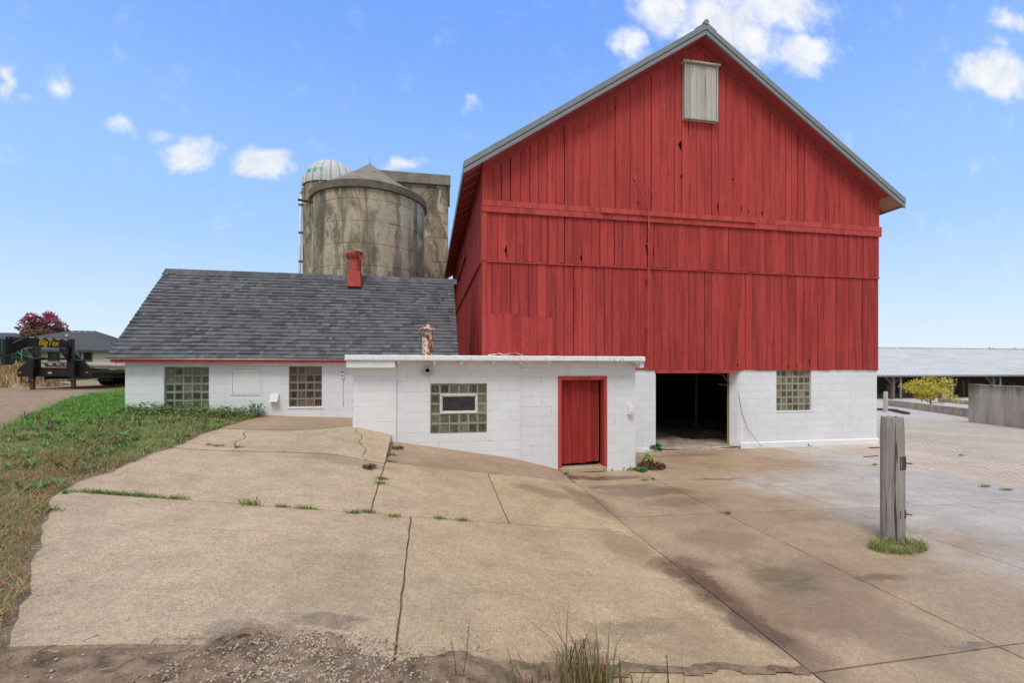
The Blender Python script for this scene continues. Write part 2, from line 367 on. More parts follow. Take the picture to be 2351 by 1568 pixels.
CL = [(1520,25,62,62,1.),(1600,95,60,40,.9),(1655,50,90,55,1.1),(1775,5,105,62,1.1),(1715,85,70,55,1.),(1740,140,35,32,.7),(1440,112,40,44,.85),(1850,112,76,40,1.1),(1815,128,50,30,.7),
      (2285,172,82,52,1.25),(2318,45,52,24,.75),(2288,88,28,16,.5),(600,371,58,36,1.3),(553,390,34,20,.6),(436,345,50,34,1.),(372,300,38,15,.5),(283,283,36,20,.6),(305,305,18,14,.4),
      (138,204,38,26,.7),(118,165,20,32,.35),(15,190,24,32,.6),(78,230,20,12,.3),(1095,253,32,17,.5),(930,382,44,14,.7),(745,335,26,18,.25),(432,413,14,14,.25),(483,432,13,9,.25),(2165,90,18,10,.2),(2050,40,14,10,.15)]
nv = w.comb(ca, cb, 0.)
nz = nt.nodes.new('ShaderNodeTexNoise'); nt.links.new(nv, nz.inputs['Vector']); nz.inputs['Scale'].default_value = 9.; nz.inputs['Detail'].default_value = 8.; nz.inputs['Roughness'].default_value = .62
warp = w.va('MULTIPLY', w.va('SUBTRACT', nz.outputs['Color'], (.5, .5, .5)), (.15, .11, 0))
q = w.va('ADD', nv, warp); mask = None
for (px, py, rx, ry, st) in CL:
    r = ray(px, py); a0, b0 = r[0]/r[1], r[2]/r[1]; rA = ray(px+rx, py); rB = ray(px, py-ry)
    ra, rb = rA[0]/rA[1]-a0, rB[2]/rB[1]-b0
    l = w.n('ShaderNodeMapping', {'vector_type': 'TEXTURE'}, {'Vector': q, 'Location': (a0, b0, 0), 'Scale': (ra, rb, 1)}).outputs[0]
    d = w.n('ShaderNodeVectorMath', {'operation': 'LENGTH'}, {0: l}).outputs['Value']
    m = w.rng(d, .15, 1.6, w.ma('MULTIPLY', 1., st*1.12), 0)
    mask = m if mask is None else w.ma('SMOOTH_MAX', mask, m, .12)
fb = w.noise(nv, 11., 10, .66, .35)
dens = w.rng(w.ma('ADD', mask, w.ma('MULTIPLY', w.ma('SUBTRACT', fb, .5), 1.25)), .12, .98, 0, 1, True)
dens = w.ma('MULTIPLY', dens, w.rng(gs[1], .05, .2, 0, 1))
shade = w.rng(w.noise(nv, 10., 5), .35, .7, .90, 1.05)
K = 10.0/2**.5
ss = w.sep(sky.outputs[0]); EXPO = .5; KE = 10/2**EXPO     # grade the physical sky to the photograph's bright blue
skyc = w.comb(w.ma('MULTIPLY', w.ma('POWER', ss[0], .73), .231*KE), w.ma('MULTIPLY', w.ma('POWER', ss[1], .54), .322*KE), w.ma('MULTIPLY', w.ma('POWER', ss[2], .15), .85*KE))
cloudc = w.va('MULTIPLY', w.comb(.97, .985, 1.0), w.comb(*[w.ma('MULTIPLY', shade, K)]*3))
rmp = nt.nodes.new('ShaderNodeValToRGB'); nt.links.new(gs[2], rmp.inputs[0]); cr = rmp.color_ramp
for i_, (p_, c_) in enumerate([(0.0, (.80, .90, .985)), (.078, (.69, .86, .99)), (.25, (.42, .67, 1.0)), (.383, (.345, .60, 1.0)), (.57, (.212, .43, .99)), (.82, (.13, .31, .93))]):
    e_ = cr.elements[i_] if i_ < 2 else cr.elements.new(p_)
    e_.position = p_; e_.color = (*c_, 1)
skyc = w.mix(.8, skyc, w.va('MULTIPLY', rmp.outputs[0], (KE, KE, KE)))
# a high veil of cloud added unseen overhead and behind to whiten ambient light
fill_veil = w.ma('MAXIMUM', w.rng(gs[2], .70, .84, 0, 1, True), w.rng(gs[1], .12, -.15, 0, 1, True))
vn = w.rng(w.noise(gen, 3., 6, .6), .3, .7, .58, .98)
fill_veilc = w.va('MULTIPLY', w.comb(.745, .76, .785), w.comb(*[w.ma('MULTIPLY', vn, K)]*3))
skyf = w.mix(w.ma('MULTIPLY', fill_veil, .9), w.mix(w.ma('MULTIPLY', dens, w.rng(w.noise(nv, 22., 8, .7), .35, .58, .70, .97)), skyc, cloudc), fill_veilc)
nt.links.new(skyf, bg.inputs[0]); bg.inputs[1].default_value = .10
sl = bpy.data.lights.new('sun', 'SUN'); sl.energy = 1.6; sl.angle = R(24); sl.color = (1, .955, .90)
so = bpy.data.objects.new('sun', sl); col.objects.link(so); so.location = (-10, -10, 30)
so.rotation_euler = (R(90)-SUN_EL, 0, math.pi-SUN_AZ)
sc.view_settings.view_transform = 'Standard'; sc.view_settings.look = 'None'; sc.view_settings.exposure = EXPO; sc.view_settings.gamma = 1
sc.cycles.use_denoising = True
# ------------------------------------------------------------------ materials
m_red('red_boards'); m_red('red_trim', base=(.50, .075, .065)); m_red('red_door', base=(.37, .038, .032))
m_block('block_barn', off_z=-.185+.0032, off_x=.07); m_block('block_annex_left', halo=atY(981, 851, 9.2), off_z=-.144, off_x=.13, vj=.5)
m_block('block_annex_right', off_z=-.216, off_x=.02); m_block('block_milk', off_z=-.054, off_x=.2, crack=0.)
def m_white(name, ridges=False, base=(.80, .82, .84), stain=0.):
    b = NB(name); p = b.pos(); s = b.sep(p)
    r = b.noise(b.map(p, (1, 1, 2.2)), 13., 8, .68, .5); f2 = b.noise(p, 70., 5)
    f = b.rng(b.noise(p, 2.2, 6), .3, .7, .94, 1.03); c = b.mix(1., (*base, 1), b.comb(f, f, f), 'MULTIPLY')
    if stain:
        sp = b.rng(b.noise(p, 22., 8, .78), .57, .68, 0, stain); c = b.mix(sp, c, (.20, .17, .14, 1))
        vs = b.rng(b.noise(b.map(p, (18, 18, 1.5)), 1., 5, .7), .62, .70, 0, stain*.8); c = b.mix(vs, c, (.16, .15, .145, 1))
        ck = 0. if stain < .6 else b.rng(b.vor(b.map(p, (2.6, 2.6, 1), (0, 0, 0)), 1., 'DISTANCE_TO_EDGE'), .006, .0, 0, .8*stain); c = b.mix(ck, c, (.05, .05, .05, 1)) if stain > .6 else c
    h = b.ma('ADD', b.ma('MULTIPLY', r, 1.), b.ma('MULTIPLY', f2, .25))
    if ridges:
        fr = b.ma('ABSOLUTE', b.ma('SUBTRACT', b.ma('FRACT', b.ma('MULTIPLY', b.ma('ADD', s[2], b.ma('MULTIPLY', b.noise(p, 4., 4), .03)), 1/.30)), .5))
        h = b.ma('SUBTRACT', h, b.rng(fr, .485, .5, 0, .9))
    M[name] = b.fin(c, .6, b.bump(h, .55, .018), 0, .3); return M[name]
m_white('white_plaster', True); m_white('white_paint'); m_white('white_coping', stain=.95, base=(.80, .81, .82)); m_white('white_dirty', stain=.4)
def m_wood(name, base, dark, ax=(26, 26, 1.1), crackst=.85):
    b = NB(name); p = b.obj(); c = b.col(); q = b.va('ADD', p, b.va('MULTIPLY', c, (7., 5., 9.)))
    g = b.noise(b.map(q, ax), 1., 7, .62, .8); w_ = b.noise(b.map(q, tuple(x*.22 for x in ax)), 1., 4, .6)
    ck = b.rng(b.noise(b.map(q, (ax[0]*.55, ax[1]*.55, ax[2]*.35), (3, 1, 2)), 1., 5, .55, .3), .60, .64, 0, crackst)
    cc = b.mix(b.rng(g, .35, .7, 0, .75), (*base, 1), (*dark, 1)); cc = b.mix(b.rng(w_, .45, .7, 0, .5), cc, (dark[0]*1.1, dark[1], dark[2]*.95, 1))
    cc = b.mix(ck, cc, (.035, .03, .027, 1)); s = b.rng(b.sep(c)[0], 0, 1, .85, 1.15); cc = b.mix(1., cc, b.comb(s, s, s), 'MULTIPLY')
    M[name] = b.fin(cc, .85, b.bump(b.ma('SUBTRACT', g, b.ma('MULTIPLY', ck, 1.3)), .6, .01), 0, .15); return M[name]
m_wood('old_wood', (.42, .39, .365), (.17, .145, .125), (48, 48, 1.6)); m_wood('grey_boards', (.55, .53, .50), (.36, .34, .32), crackst=.5)
m_wood('raw_wood', (.50, .32, .18), (.34, .20, .10), crackst=.1); m_wood('shed_wood', (.22, .18, .15), (.13, .10, .085), crackst=.4)
plain('green_paint', (.16, .26, .22), .7); plain('metal_grey', (.23, .255, .27), .42, 0., .08, 3, .45, .03); plain('metal_dark', (.06, .07, .078), .5, 0, .1, 3)
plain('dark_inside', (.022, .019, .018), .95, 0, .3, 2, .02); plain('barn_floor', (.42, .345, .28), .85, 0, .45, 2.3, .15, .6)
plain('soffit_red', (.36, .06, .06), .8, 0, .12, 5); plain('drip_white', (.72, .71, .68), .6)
plain('red_paint_metal', (.46, .075, .06), .55, 0, .25, 9); plain('black_paint', (.014, .015, .017), .38, 0, .3, 4, .4); plain('tyre', (.018, .018, .018), .85)
plain('rail_white', (.7, .7, .68), .5); plain('tape_red', (.35, .02, .03), .5); plain('yellow_paint', (.80, .62, .02), .5, 0, .05); plain('orange_lens', (.7, .13, .02), .4)
plain('pipe_white', (.74, .73, .70), .5); plain('deck_wood', (.62, .30, .11), .8); plain('siding_beige', (.66, .61, .54), .7, 0, .04); plain('shutter_dark', (.10, .105, .115), .6)
plain('far_roof', (.085, .085, .092), .85, 0, .15, 2.); plain('tarp', (.17, .165, .17), .7, 0, .3, 4); plain('steel_rusty', (.10, .06, .045), .8, 0, .4, 15)
plain('rim_conc', (.17, .145, .115), .9, 0, .35, 3, .2, .5); plain('cone_conc', (.25, .225, .185), .88, 0, .25, 2.5, .2, .3); plain('pvc', (.66, .66, .64), .5, 0, .12)
plain('rust_light', (.30, .22, .16), .8, 0, .3, 20); plain('barrier_top', (.20, .19, .12), .9); plain('pink_sticker', (.75, .25, .35), .5); plain('gold_sticker', (.75, .5, .05), .5)
plain('mortar', (.50, .48, .40), .8, 0, .15, 30); plain('alum', (.62, .64, .66), .35, .6, .06); plain('dark_glass', (.035, .037, .04), .12, 0, .35, 5, .5)
m_silo('silo_concrete', 9.6-.45, .9, streaks=((-4.55, .16, .30, 9.4), (-2.3, .22, .5, 8.6), (-1.2, .12, .2, 9.5), (-3.6, .1, .25, 7.9))); m_silo('silo_far', .3, .76, (.33, .29, .21)); m_silo('tower_concrete', 12.2, 1.35, (.36, .29, .205))
m_attr('leaf', .6, 1., .25, .15); m_attr('grass', .6, 1., .3, .2); m_attr('stone', .85, 1., 0, .25); m_attr('straw', .8, 1., .1, .2)
# shingles
b = NB('shingle'); c = b.col(); p = b.pos(); g = b.noise(p, 160., 3); l = b.noise(p, .8, 3)
f = b.ma('MULTIPLY', b.rng(g, .3, .7, .82, 1.2), b.rng(l, .3, .7, .93, 1.07)); M['shingle'] = b.fin(b.mix(1., c, b.comb(f, f, f), 'MULTIPLY'), .92, b.bump(g, .3, .003), 0, .15)
# rust
b = NB('rusty_pipe'); p = b.pos(); n = b.noise(b.map(p, (1, 1, .7)), 9., 8, .65)
cc = b.mix(b.rng(n, .47, .55, 0, 1), (.60, .52, .42, 1), (.17, .05, .03, 1)); cc = b.mix(b.rng(b.noise(p, 24., 6), .5, .62, 0, .7), cc, (.32, .11, .05, 1)); M['rusty_pipe'] = b.fin(cc, .8, b.bump(n, .4, .005), 0, .2)
# glass block: greenish rim and dim hollow interior
b = NB('block_glass'); p = b.pos(); c = b.col(); n = b.noise(b.map(p, (1, 1, 1)), 16., 4, .6, .6); n2 = b.noise(b.map(p, (30, 30, 4)), 1., 3, .5, .4)
cc = b.mix(b.rng(n, .35, .68, 0, .9), c, b.mix(1., c, (.38, .36, .34, 1), 'MULTIPLY')); cc = b.mix(b.rng(n2, .5, .7, 0, .35), cc, (.30, .31, .28, 1))
M['block_glass'] = b.fin(cc, .16, b.bump(b.ma('ADD', n, b.ma('MULTIPLY', n2, .5)), .35, .012), 0, .55)
b = NB('block_rim'); p = b.pos(); c = b.col(); n = b.noise(p, 30., 4); f = b.rng(n, .3, .7, .75, 1.2); M['block_rim'] = b.fin(b.mix(1., c, b.comb(f, f, f), 'MULTIPLY'), .25, b.bump(n, .3, .005), 0, .5)
# corrugated roof of the cattle shed / barn
def m_corr(name, base, per, axis=0, rib=.4, stripe=0.):
    b = NB(name); p = b.pos(); s = b.sep(p); fr = b.ma('SINE', b.ma('MULTIPLY', s[axis], 2*math.pi/per))
    n = b.noise(b.map(p, (.3, 1, 1)), 1.2, 5); f = b.rng(n, .3, .7, .88, 1.1)
    if stripe: f = b.ma('MULTIPLY', f, b.rng(fr, -1, .2, 1-stripe, 1.06))  # rib shading put into the colour: corrugation valleys darker
    M[name] = b.fin(b.mix(1., (*base, 1), b.comb(f, f, f), 'MULTIPLY'), .5, b.bump(fr, rib, .03), .1, .3)
m_corr('shed_roof', (.66, .655, .64), .55, stripe=.38); m_corr('barn_roof', (.25, .27, .29), .22, 1)
b = NB('dome_metal'); p = b.pos(); s = b.sep(p); n = b.noise(p, 3., 7, .7); vc = b.sep(b.col())[0]
cc = b.mix(b.rng(n, .5, .68, 0, .5), (.58, .59, .58, 1), (.38, .39, .39, 1)); cc = b.mix(b.rng(vc, .6, .9, 0, .6), cc, (.20, .21, .22, 1))
teal = b.ma('MULTIPLY', b.rng(b.noise(b.map(p, (5, 5, 2)), 1., 6, .8), .46, .52, 0, .9), b.ma('MULTIPLY', b.rng(b.ma('ABSOLUTE', b.ma('SUBTRACT', s[2], 15.45)), .12, .22, 1, 0), b.rng(b.ma('ABSOLUTE', b.ma('SUBTRACT', s[0], -7.35)), .5, .75, 1, 0)))
cc = b.mix(teal, cc, (.05, .36, .30, 1)); M['dome_metal'] = b.fin(cc, .7, b.bump(n, .2, .02), 0., .3)
# textured barrier wall
b = NB('barrier_conc'); p = b.pos(); s = b.sep(p); zz = b.ma('ADD', s[2], b.ma('MULTIPLY', b.noise(p, 5., 3), .02))
fr = b.ma('ABSOLUTE', b.ma('SUBTRACT', b.ma('FRACT', b.ma('MULTIPLY', zz, 1/.062)), .5)); ln = b.rng(fr, .36, .48, 0, 1)
n = b.noise(b.map(p, (2, 2, .35)), 1., 6, .7); cc = b.mix(b.rng(n, .35, .68), (.66, .59, .465, 1), (.38, .33, .25, 1)); cc = b.mix(b.ma('MULTIPLY', ln, .42), cc, (.10, .09, .08, 1))
ed = b.ma('MULTIPLY', b.rng(s[1], 15.2, 15.75, 0, 1), b.rng(b.ma('ADD', s[2], b.ma('MULTIPLY', b.noise(p, 4., 5), 1.2)), 1.0, 1.9, 0, .9)); cc = b.mix(ed, cc, (.24, .22, .05, 1))
dk = b.rng(b.ma('ADD', s[2], b.ma('MULTIPLY', b.noise(b.map(p, (4, 4, .4)), 1., 5), .9)), 1.65, 2.05, 0, .75); cc = b.mix(dk, cc, (.075, .07, .06, 1))
M['barrier_conc'] = b.fin(cc, .9, b.bump(b.ma('ADD', b.ma('MULTIPLY', ln, -.8), n), .5, .01), 0, .15)
plain('kerb_conc', (.46, .345, .235), .9, 0, .3, 2, .2, .4)
# ground
def B_(lst): return [(*gp(px, py), rx, ry, R(an), st) for (px, py, rx, ry, an, st) in lst]
brown = B_([(1480,1130,1.1,.35,0,.55),(1330,1095,.5,.2,0,.8),(1620,1370,.3,.8,-8,.7),(1850,1400,.7,.5,0,.4),(1580,1045,1.2,.25,0,.35),(1660,1390,.42,1.3,4,.6),(2000,1420,.5,.9,0,.35),(1950,1180,1.2,.35,0,.3),(1250,1060,.9,.3,-15,.5),(1600,1340,.30,.85,0,.85),(1720,1420,.26,.7,0,.75),(1400,1098,.9,.22,0,.9),(1350,1150,.35,1.0,12,.55),(1560,1300,.5,.3,0,.55),(1900,1330,.8,.5,0,.3),(1040,1075,2.2,.5,-10,.45),(700,1035,1.3,.35,0,.3),(2030,1330,.35,.12,0,.6),(1650,1240,.6,.5,0,.3),(1560,1150,.9,.3,0,.35)])
dark = B_([(560,1452,.30,.16,0,.5),(745,1430,.26,.13,0,.5),(1090,1508,.26,.10,0,.6),(1300,1515,.5,.08,0,.4),(1330,1488,.33,.10,20,.55),(1260,1530,.35,.10,25,.6),(1100,1535,.45,.09,0,.7),(1430,1118,.75,.16,0,.6),(1300,1095,.25,.12,0,.8),(1480,1075,.3,.2,0,.75),(560,1470,.30,.14,0,.65),(760,1440,.13,.09,0,.6),(2240,1480,.3,.06,0,.5),(1750,1440,.16,.45,0,.5),(1620,1355,.14,.4,0,.45),(1650,1100,.7,.12,0,.45),(1450,1440,.45,.16,15,.35)])
green = B_([(1800,1335,.45,.36,0,.75),(1740,1290,.3,.2,0,.4)])
m_conc('slab_left', (.50, .385, .262), (.490, .362, .222), brown[8:10]+brown[12:14]+brown[10:11]+B_([(1250,1130,.7,.25,-10,.4),(800,1060,.9,.2,-5,.35),(1430,1250,.35,.6,0,.35)]), dark, [], agg=.9, xg=(-1.6, 1.2))
m_conc('slab_back', (.385, .275, .185), (.385, .275, .185), brown[12:14], [], [], agg=.4)
m_conc('slab_yard', (.415, .305, .198), (.50, .475, .43), brown, dark, green, agg=.6, xg=(5.2, 8.0), gloss=.2)
m_conc('slab_grooved', (.56, .475, .395), (.56, .475, .395), [], [], [], groove=True, agg=.5)
b = NB('ground_earth'); p = b.pos(); s = b.sep(p); c = b.sep(b.col())
n1 = b.noise(p, 1.4, 7, .65); n2 = b.noise(p, 11., 7, .7); v = b.n('ShaderNodeTexVoronoi', None, {'Vector': p, 'Scale': 38.}); g = b.sep(v.outputs['Color'])[0]
dirt = b.mix(b.rng(n1, .35, .65), (.24, .175, .125, 1), (.36, .275, .20, 1)); dirt = b.mix(b.rng(n2, .45, .75, 0, .45), dirt, (.13, .095, .07, 1))
peb = b.mix(b.ma('MULTIPLY', b.ma('MULTIPLY', b.rng(v.outputs['Distance'], .3, .45, 1, 0), b.rng(g, .62, .7, 0, .55)), b.rng(n1, .35, .55, .25, 1)), dirt, b.mix(g, (.40, .33, .26, 1), (.60, .53, .45, 1)))
gr = b.mix(b.rng(n2, .3, .7), (.13, .17, .05, 1), (.24, .24, .09, 1))
cc = b.mix(c[1], peb, gr); cc = b.mix(b.ma('MULTIPLY', c[0], b.rng(n1, .35, .6, .6, 1)), cc, b.mix(b.rng(n2, .35, .65), (.30, .205, .135, 1), (.47, .355, .25, 1)))
M['ground_earth'] = b.fin(cc, .95, b.bump(b.ma('ADD', n2, b.ma('MULTIPLY', g, .4)), .7, .04), 0, .1)
b = NB('slate_floor'); M['soil'] = plain('soil', (.245, .175, .12), .95, 0, .55, 7, .1, 1.)
# ------------------------------------------------------------------ the ground sheet
edge_px = [(15,1475),(50,1400),(75,1290),(95,1221),(118,1143),(133,1127),(167,1113),(205,1096),(262,1081),(323,1052),(361,1039),(406,1024),(425,1019),(450,1003),(512,983),(588,961)]
EDGE = sorted([gp(*q)[::-1] for q in edge_px]); EDGE = [(EDGE[0][0]-3, EDGE[0][1]+.2)]+EDGE+[(11.3, gp(588, 961)[0])]
def leftX(Y): return interp(EDGE, Y)+.018*math.sin(Y*9.1)+.012*math.sin(Y*23.7)
FY = 2.86        # seam in front of which the near dirt begins
ROAD = [(-8,-3.4),(8.6,-6.7),(12.9,-8.7),(21,-12.1),(27,-14.6),(60,-28)]
def paved(X, Y):
    if 11.2 < Y < 45 and X > 9.2: return True
    return leftX(Y) < X and FY < Y < 11.4 and X < 60
def grid(a, b, near0, near1, st, n):
    xs = list(np.arange(near0, near1+1e-6, st))
    lo = [near0-(near0-a)*(i/n)**2.2 for i in range(1, n+1)]; hi = [near1+(b-near1)*(i/n)**2.2 for i in range(1, n+1)]
    return lo[::-1]+xs+hi
gx = grid(-500, 600, -14, 15, .16, 26); gy = grid(-60, 900, .6, 16, .16, 30)
rs = np.random.RandomState(3)
me_v = []; me_c = {}
def softn(x, y): return math.sin(x*1.7+y*.9)*.5+math.sin(x*3.9-y*2.7+1)*.3+math.sin(x*.6+y*4.3)*.25
for y in gy:
    for x in gx:
        z = T(x, y); n = softn(x, y)
        if paved(x, y) or (paved(x+.2, y) and paved(x, y+.25)): z -= .026
        elif x > 2.4 and y > 2.5: z -= .06
        else: z += .018*n+rs.uniform(-.006, .006)
        if y <= FY+.05 and x > -2.6:
            z -= .035
        me_v.append((x, y, z))
mb = MB(); mb.v = me_v; W_ = len(gx)
def gcol(x, y):
    n = softn(x, y)
    rd = interp(ROAD, y); wroad = sstep(rd-x+.25*n, -.1, .5)*sstep(x-(rd-5.2)+.4*n, 0, .8) if y > 7.5 else 0
    g = 0.
    if x < leftX(clamp(y, 0, 11))-.05:
        g = sstep(y+.35*n, 5.9, 7.3)*.9
        if y < 5.9: g = .12
    if y > 60 or x < -18 or (y > 22 and x < -10): g = 1
    if x > 45: g = .9
    return (wroad, g*(1-wroad), 0)
for j in range(len(gy)-1):
    for i in range(W_-1):
        a = j*W_+i; mb.face((a, a+1, a+1+W_, a+W_), gcol((gx[i]+gx[i+1])/2, (gy[j]+gy[j+1])/2))
tag(mb.build('ground', M['ground_earth'], smooth=True), kind='structure')
# ------------------------------------------------------------------ concrete slabs
def slab(name, xl, xr, y0, y1, m, st=.14, dz=None, jit=.006, gap=.007, edgeL=True, edgeR=True, thick=.06):
    """bilinear patch, xl/xr functions of Y, y0/y1 functions of X, draped on the terrain, with rough arrises"""
    f = lambda g, t: g(t) if callable(g) else g
    ym = (f(y0, 3)+f(y1, 3))/2; wx = f(xr, ym)-f(xl, ym); wy = f(y1, f(xl, ym))-f(y0, f(xl, ym))
    nx = max(2, int(wx/st)); ny = max(2, int(wy/st)); P = []; mb = MB(); r_ = random.Random(hash(name) % 1000+int(abs(wx*100)))
    for j in range(ny+1):
        for i in range(nx+1):
            s = i/nx; t = j/ny
            Yg = f(y0, 3)+(f(y1, 3)-f(y0, 3))*t; X = f(xl, Yg)*(1-s)+f(xr, Yg)*s
            Y = f(y0, X)*(1-t)+f(y1, X)*t; X = f(xl, Y)*(1-s)+f(xr, Y)*s
            if i == 0: X += gap+r_.uniform(0, jit)
            if i == nx: X -= gap+r_.uniform(0, jit)
            if j == 0: Y += gap+r_.uniform(0, jit)
            if j == ny: Y -= gap+r_.uniform(0, jit)
            z = T(X, Y)+(dz(X, Y) if dz else 0)
            if i in (0, nx) or j in (0, ny): z -= .004
            P.append(mb.vert((X, Y, z)))
    for j in range(ny):
        for i in range(nx):
            a = j*(nx+1)+i; mb.face((a, a+1, a+nx+2, a+nx+1))
    def skirt(idx):
        low = [mb.vert((mb.v[k][0], mb.v[k][1], mb.v[k][2]-thick-.02)) for k in idx]
        for q in range(len(idx)-1): mb.face((idx[q], low[q], low[q+1], idx[q+1]))
    n1 = nx+1
    skirt([i for i in range(n1)]); skirt([ny*n1+i for i in range(nx, -1, -1)]); skirt([j*n1 for j in range(ny, -1, -1)]); skirt([j*n1+nx for j in range(ny+1)])
    o = mb.build(name, m); return tag(o, kind='structure')
XR1 = 2.75
def jx(x0): return lambda Y: x0+.004*math.sin(Y*13)
F0 = lambda X: FY+.03*math.sin(X*3.1)+(.12 if X < -.5 else 0)-.05*sstep(X, -.3, 1)
slab('pavement', leftX, jx(-.20), F0, 5.72, M['slab_left'], gap=.006)
slab('pavement', jx(-.20), jx(XR1), F0, 5.72, M['slab_left'], gap=.006)
J2 = lambda X: 7.75+.05*math.sin(X*2.3)+(.0 if X < 0 else 0)
slab('pavement', leftX, jx(-.69), 5.72, J2, M['slab_left'], gap=.008)
slab('pavement', jx(-.69), jx(1.03), 5.72, lambda X: 7.85+.02*X, M['slab_left'], gap=.006)
slab('pavement', jx(1.03), jx(XR1), 5.72, lambda X: 7.85+.17*(X-1), M['slab_left'], gap=.006)
slab('pavement', jx(-.66), jx(XR1-.04), lambda X: 7.85+(.02*X if X < 1 else .17*(X-1)), 9.28, M['slab_back'], gap=.004)
lift = lambda X, Y: .12*clamp((Y-7.75)/1.3)*sstep(X, -2.6, -1.0)+.012
slab('pavement', leftX, lambda Y: -3.0-.18*(Y-7.75)+.05*math.sin(Y*9), J2, 9.2, M['slab_left'], dz=lambda X, Y: .01, gap=.006)
slab('pavement', lambda Y: -3.0-.18*(Y-7.75)+.05*math.sin(Y*9), lambda Y: -1.15-.25*(Y-8.4)+.05*math.sin(Y*11), J2, 9.2, M['slab_left'], dz=lift, gap=.005)
slab('pavement', lambda Y: -1.15-.25*(Y-8.4)+.05*math.sin(Y*11), jx(-.69), J2, 9.2, M['slab_left'], dz=lift, gap=.005, thick=.22)
slab('pavement', leftX, -1.35, 9.2, 11.22, M['slab_back'], dz=lambda X, Y: .02, gap=.008)
slab('pavement', jx(.80), jx(XR1), .6, lambda X: FY-.02, M['slab_left'], gap=.006)
# yard
LB = lambda X: 6.35-.067*(X-2.9)-.0; LA = lambda X: 9.36-.12*(X-4.9)
xs = [XR1, 4.47, 6.48, 8.66, 10.75]
for a, b_ in zip(xs, xs[1:]):
    slab('pavement', jx(a), jx(b_), -1.0, FY-.02, M['slab_yard'], st=.3, gap=.006)
    slab('pavement', jx(a), jx(b_), FY-.02, LB, M['slab_yard'], st=.25, gap=.0035)
    if a == XR1:
        slab('pavement', jx(a), jx(b_), LB, 8.52, M['slab_yard'], st=.25, gap=.004)
        slab('pavement', jx(a), jx(b_), 8.52, 9.3, M['slab_yard'], st=.25, gap=.006)
    else:
        slab('pavement', jx(a), jx(b_), LB, LA, M['slab_yard'], st=.25, gap=.0035)
        slab('pavement', jx(a), jx(b_), LA, 11.26, M['slab_yard'], st=.25, gap=.004)
slab('pavement', 4.44, 4.47, 9.3, 11.26, M['slab_yard'], gap=.001)
slab('pavement', 10.75, 26, -1.0, LA, M['slab_grooved'], st=.5, gap=.004)
slab('pavement', 10.75, 26, LA, 11.26, M['slab_grooved'], st=.5, gap=.004)
slab('pavement', 13.35, 62, 11.26, 47, M['slab_grooved'], st=.8, gap=.003)
slab('pavement', 26, 62, -1, 11.26, M['slab_grooved'], st=1.2, gap=.003)
# ------------------------------------------------------------------ glass block windows
rw = random.Random(11)
def block_window(parent, X0, X1, Z0, Z1, nx, nz, Yf, tint, skip=None, sill=True, name='window', depth=.045):
    """grid of hollow glass blocks set depth behind the wall face Yf"""
    y = Yf+depth; w = (X1-X0)/nx; h = (Z1-Z0)/nz; j = .008
    g = MB(); g.col = (.5, .5, .5)
    cells = [(i, k) for i in range(nx) for k in range(nz) if not (skip and skip(i, k))]
    for k in range(nz+1):
        for i in range(nx):
            if skip and skip(i, k) and skip(i, k-1): continue
            g.box(X0+i*w-(j/2 if i else 0), X0+(i+1)*w, y+.004, y+.06, Z0+k*h-j/2, Z0+k*h+j/2)
    for i in range(nx+1):
        for k in range(nz):
            if skip and (skip(i, k) and skip(i-1, k)): continue
            g.box(X0+i*w-j/2, X0+i*w+j/2, y+.006, y+.058, Z0+k*h+j/2, Z0+(k+1)*h-j/2)
    fr = g.build(name, M['mortar'], parent)
    rim = MB(); gl = MB()
    for (i, k) in cells:
        a0, a1 = X0+i*w+j/2, X0+(i+1)*w-j/2; c0, c1 = Z0+k*h+j/2, Z0+(k+1)*h-j/2
        t = rw.uniform(.75, 1.25); rc = (tint[0]*t, tint[1]*t, tint[2]*t)
        b1, b2 = .008, .022; yo = y+rw.uniform(-.002, .002)
        R0 = [(a0,yo+.012,c0),(a1,yo+.012,c0),(a1,yo+.012,c1),(a0,yo+.012,c1)]
        R1 = [(a0+b1,yo,c0+b1),(a1-b1,yo,c0+b1),(a1-b1,yo,c1-b1),(a0+b1,yo,c1-b1)]
        R2 = [(a0+b2,yo+.006,c0+b2),(a1-b2,yo+.006,c0+b2),(a1-b2,yo+.006,c1-b2),(a0+b2,yo+.006,c1-b2)]
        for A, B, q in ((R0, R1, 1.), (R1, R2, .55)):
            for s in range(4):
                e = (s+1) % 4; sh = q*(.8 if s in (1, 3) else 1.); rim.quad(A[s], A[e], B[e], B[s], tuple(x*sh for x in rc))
        v = rw.choice([.4, .7, 1., 1.2, 1.6, 2.2]); ic = (tint[0]*.30*v, tint[1]*.26*v, tint[2]*.22*v)
        gl.quad(*R2, ic)
    rim.build('block_edges', M['block_rim'], fr); gl.build('pane', M['block_glass'], fr)
    if sill:
        s = MB(); s.box(X0-.02, X1+.03, Yf-.015, y+.003, Z0-.035, Z0-.003); s.build('sill', M['white_paint'], fr, bevel=.005)
    return fr
# ================================================================== BARN
YB = 11.2; XL, XR = 1.37, 13.06; ZR = 11.27; XC = 7.2
barn = empty('barn', (XC, YB, 0)); tag(barn, 'large red gabled board barn on a white painted block foundation', 'barn')
wx0, _, wz1 = atY(1781.8, 850, YB); wx1, _, wz0 = atY(1861.8, 942.5, YB); wz1 = 2.205
DX0, DX1 = 5.99, 8.62
mb = MB(); wall_holes(mb, XL, DX0, -.2, 2.215, YB, YB+.2, []); mb.build('foundation_wall', M['block_barn'], barn)
mb = MB(); wall_holes(mb, DX1, XR, -.2, 2.215, YB, YB+.2, [(wx0, wx1, wz0, 2.3)])
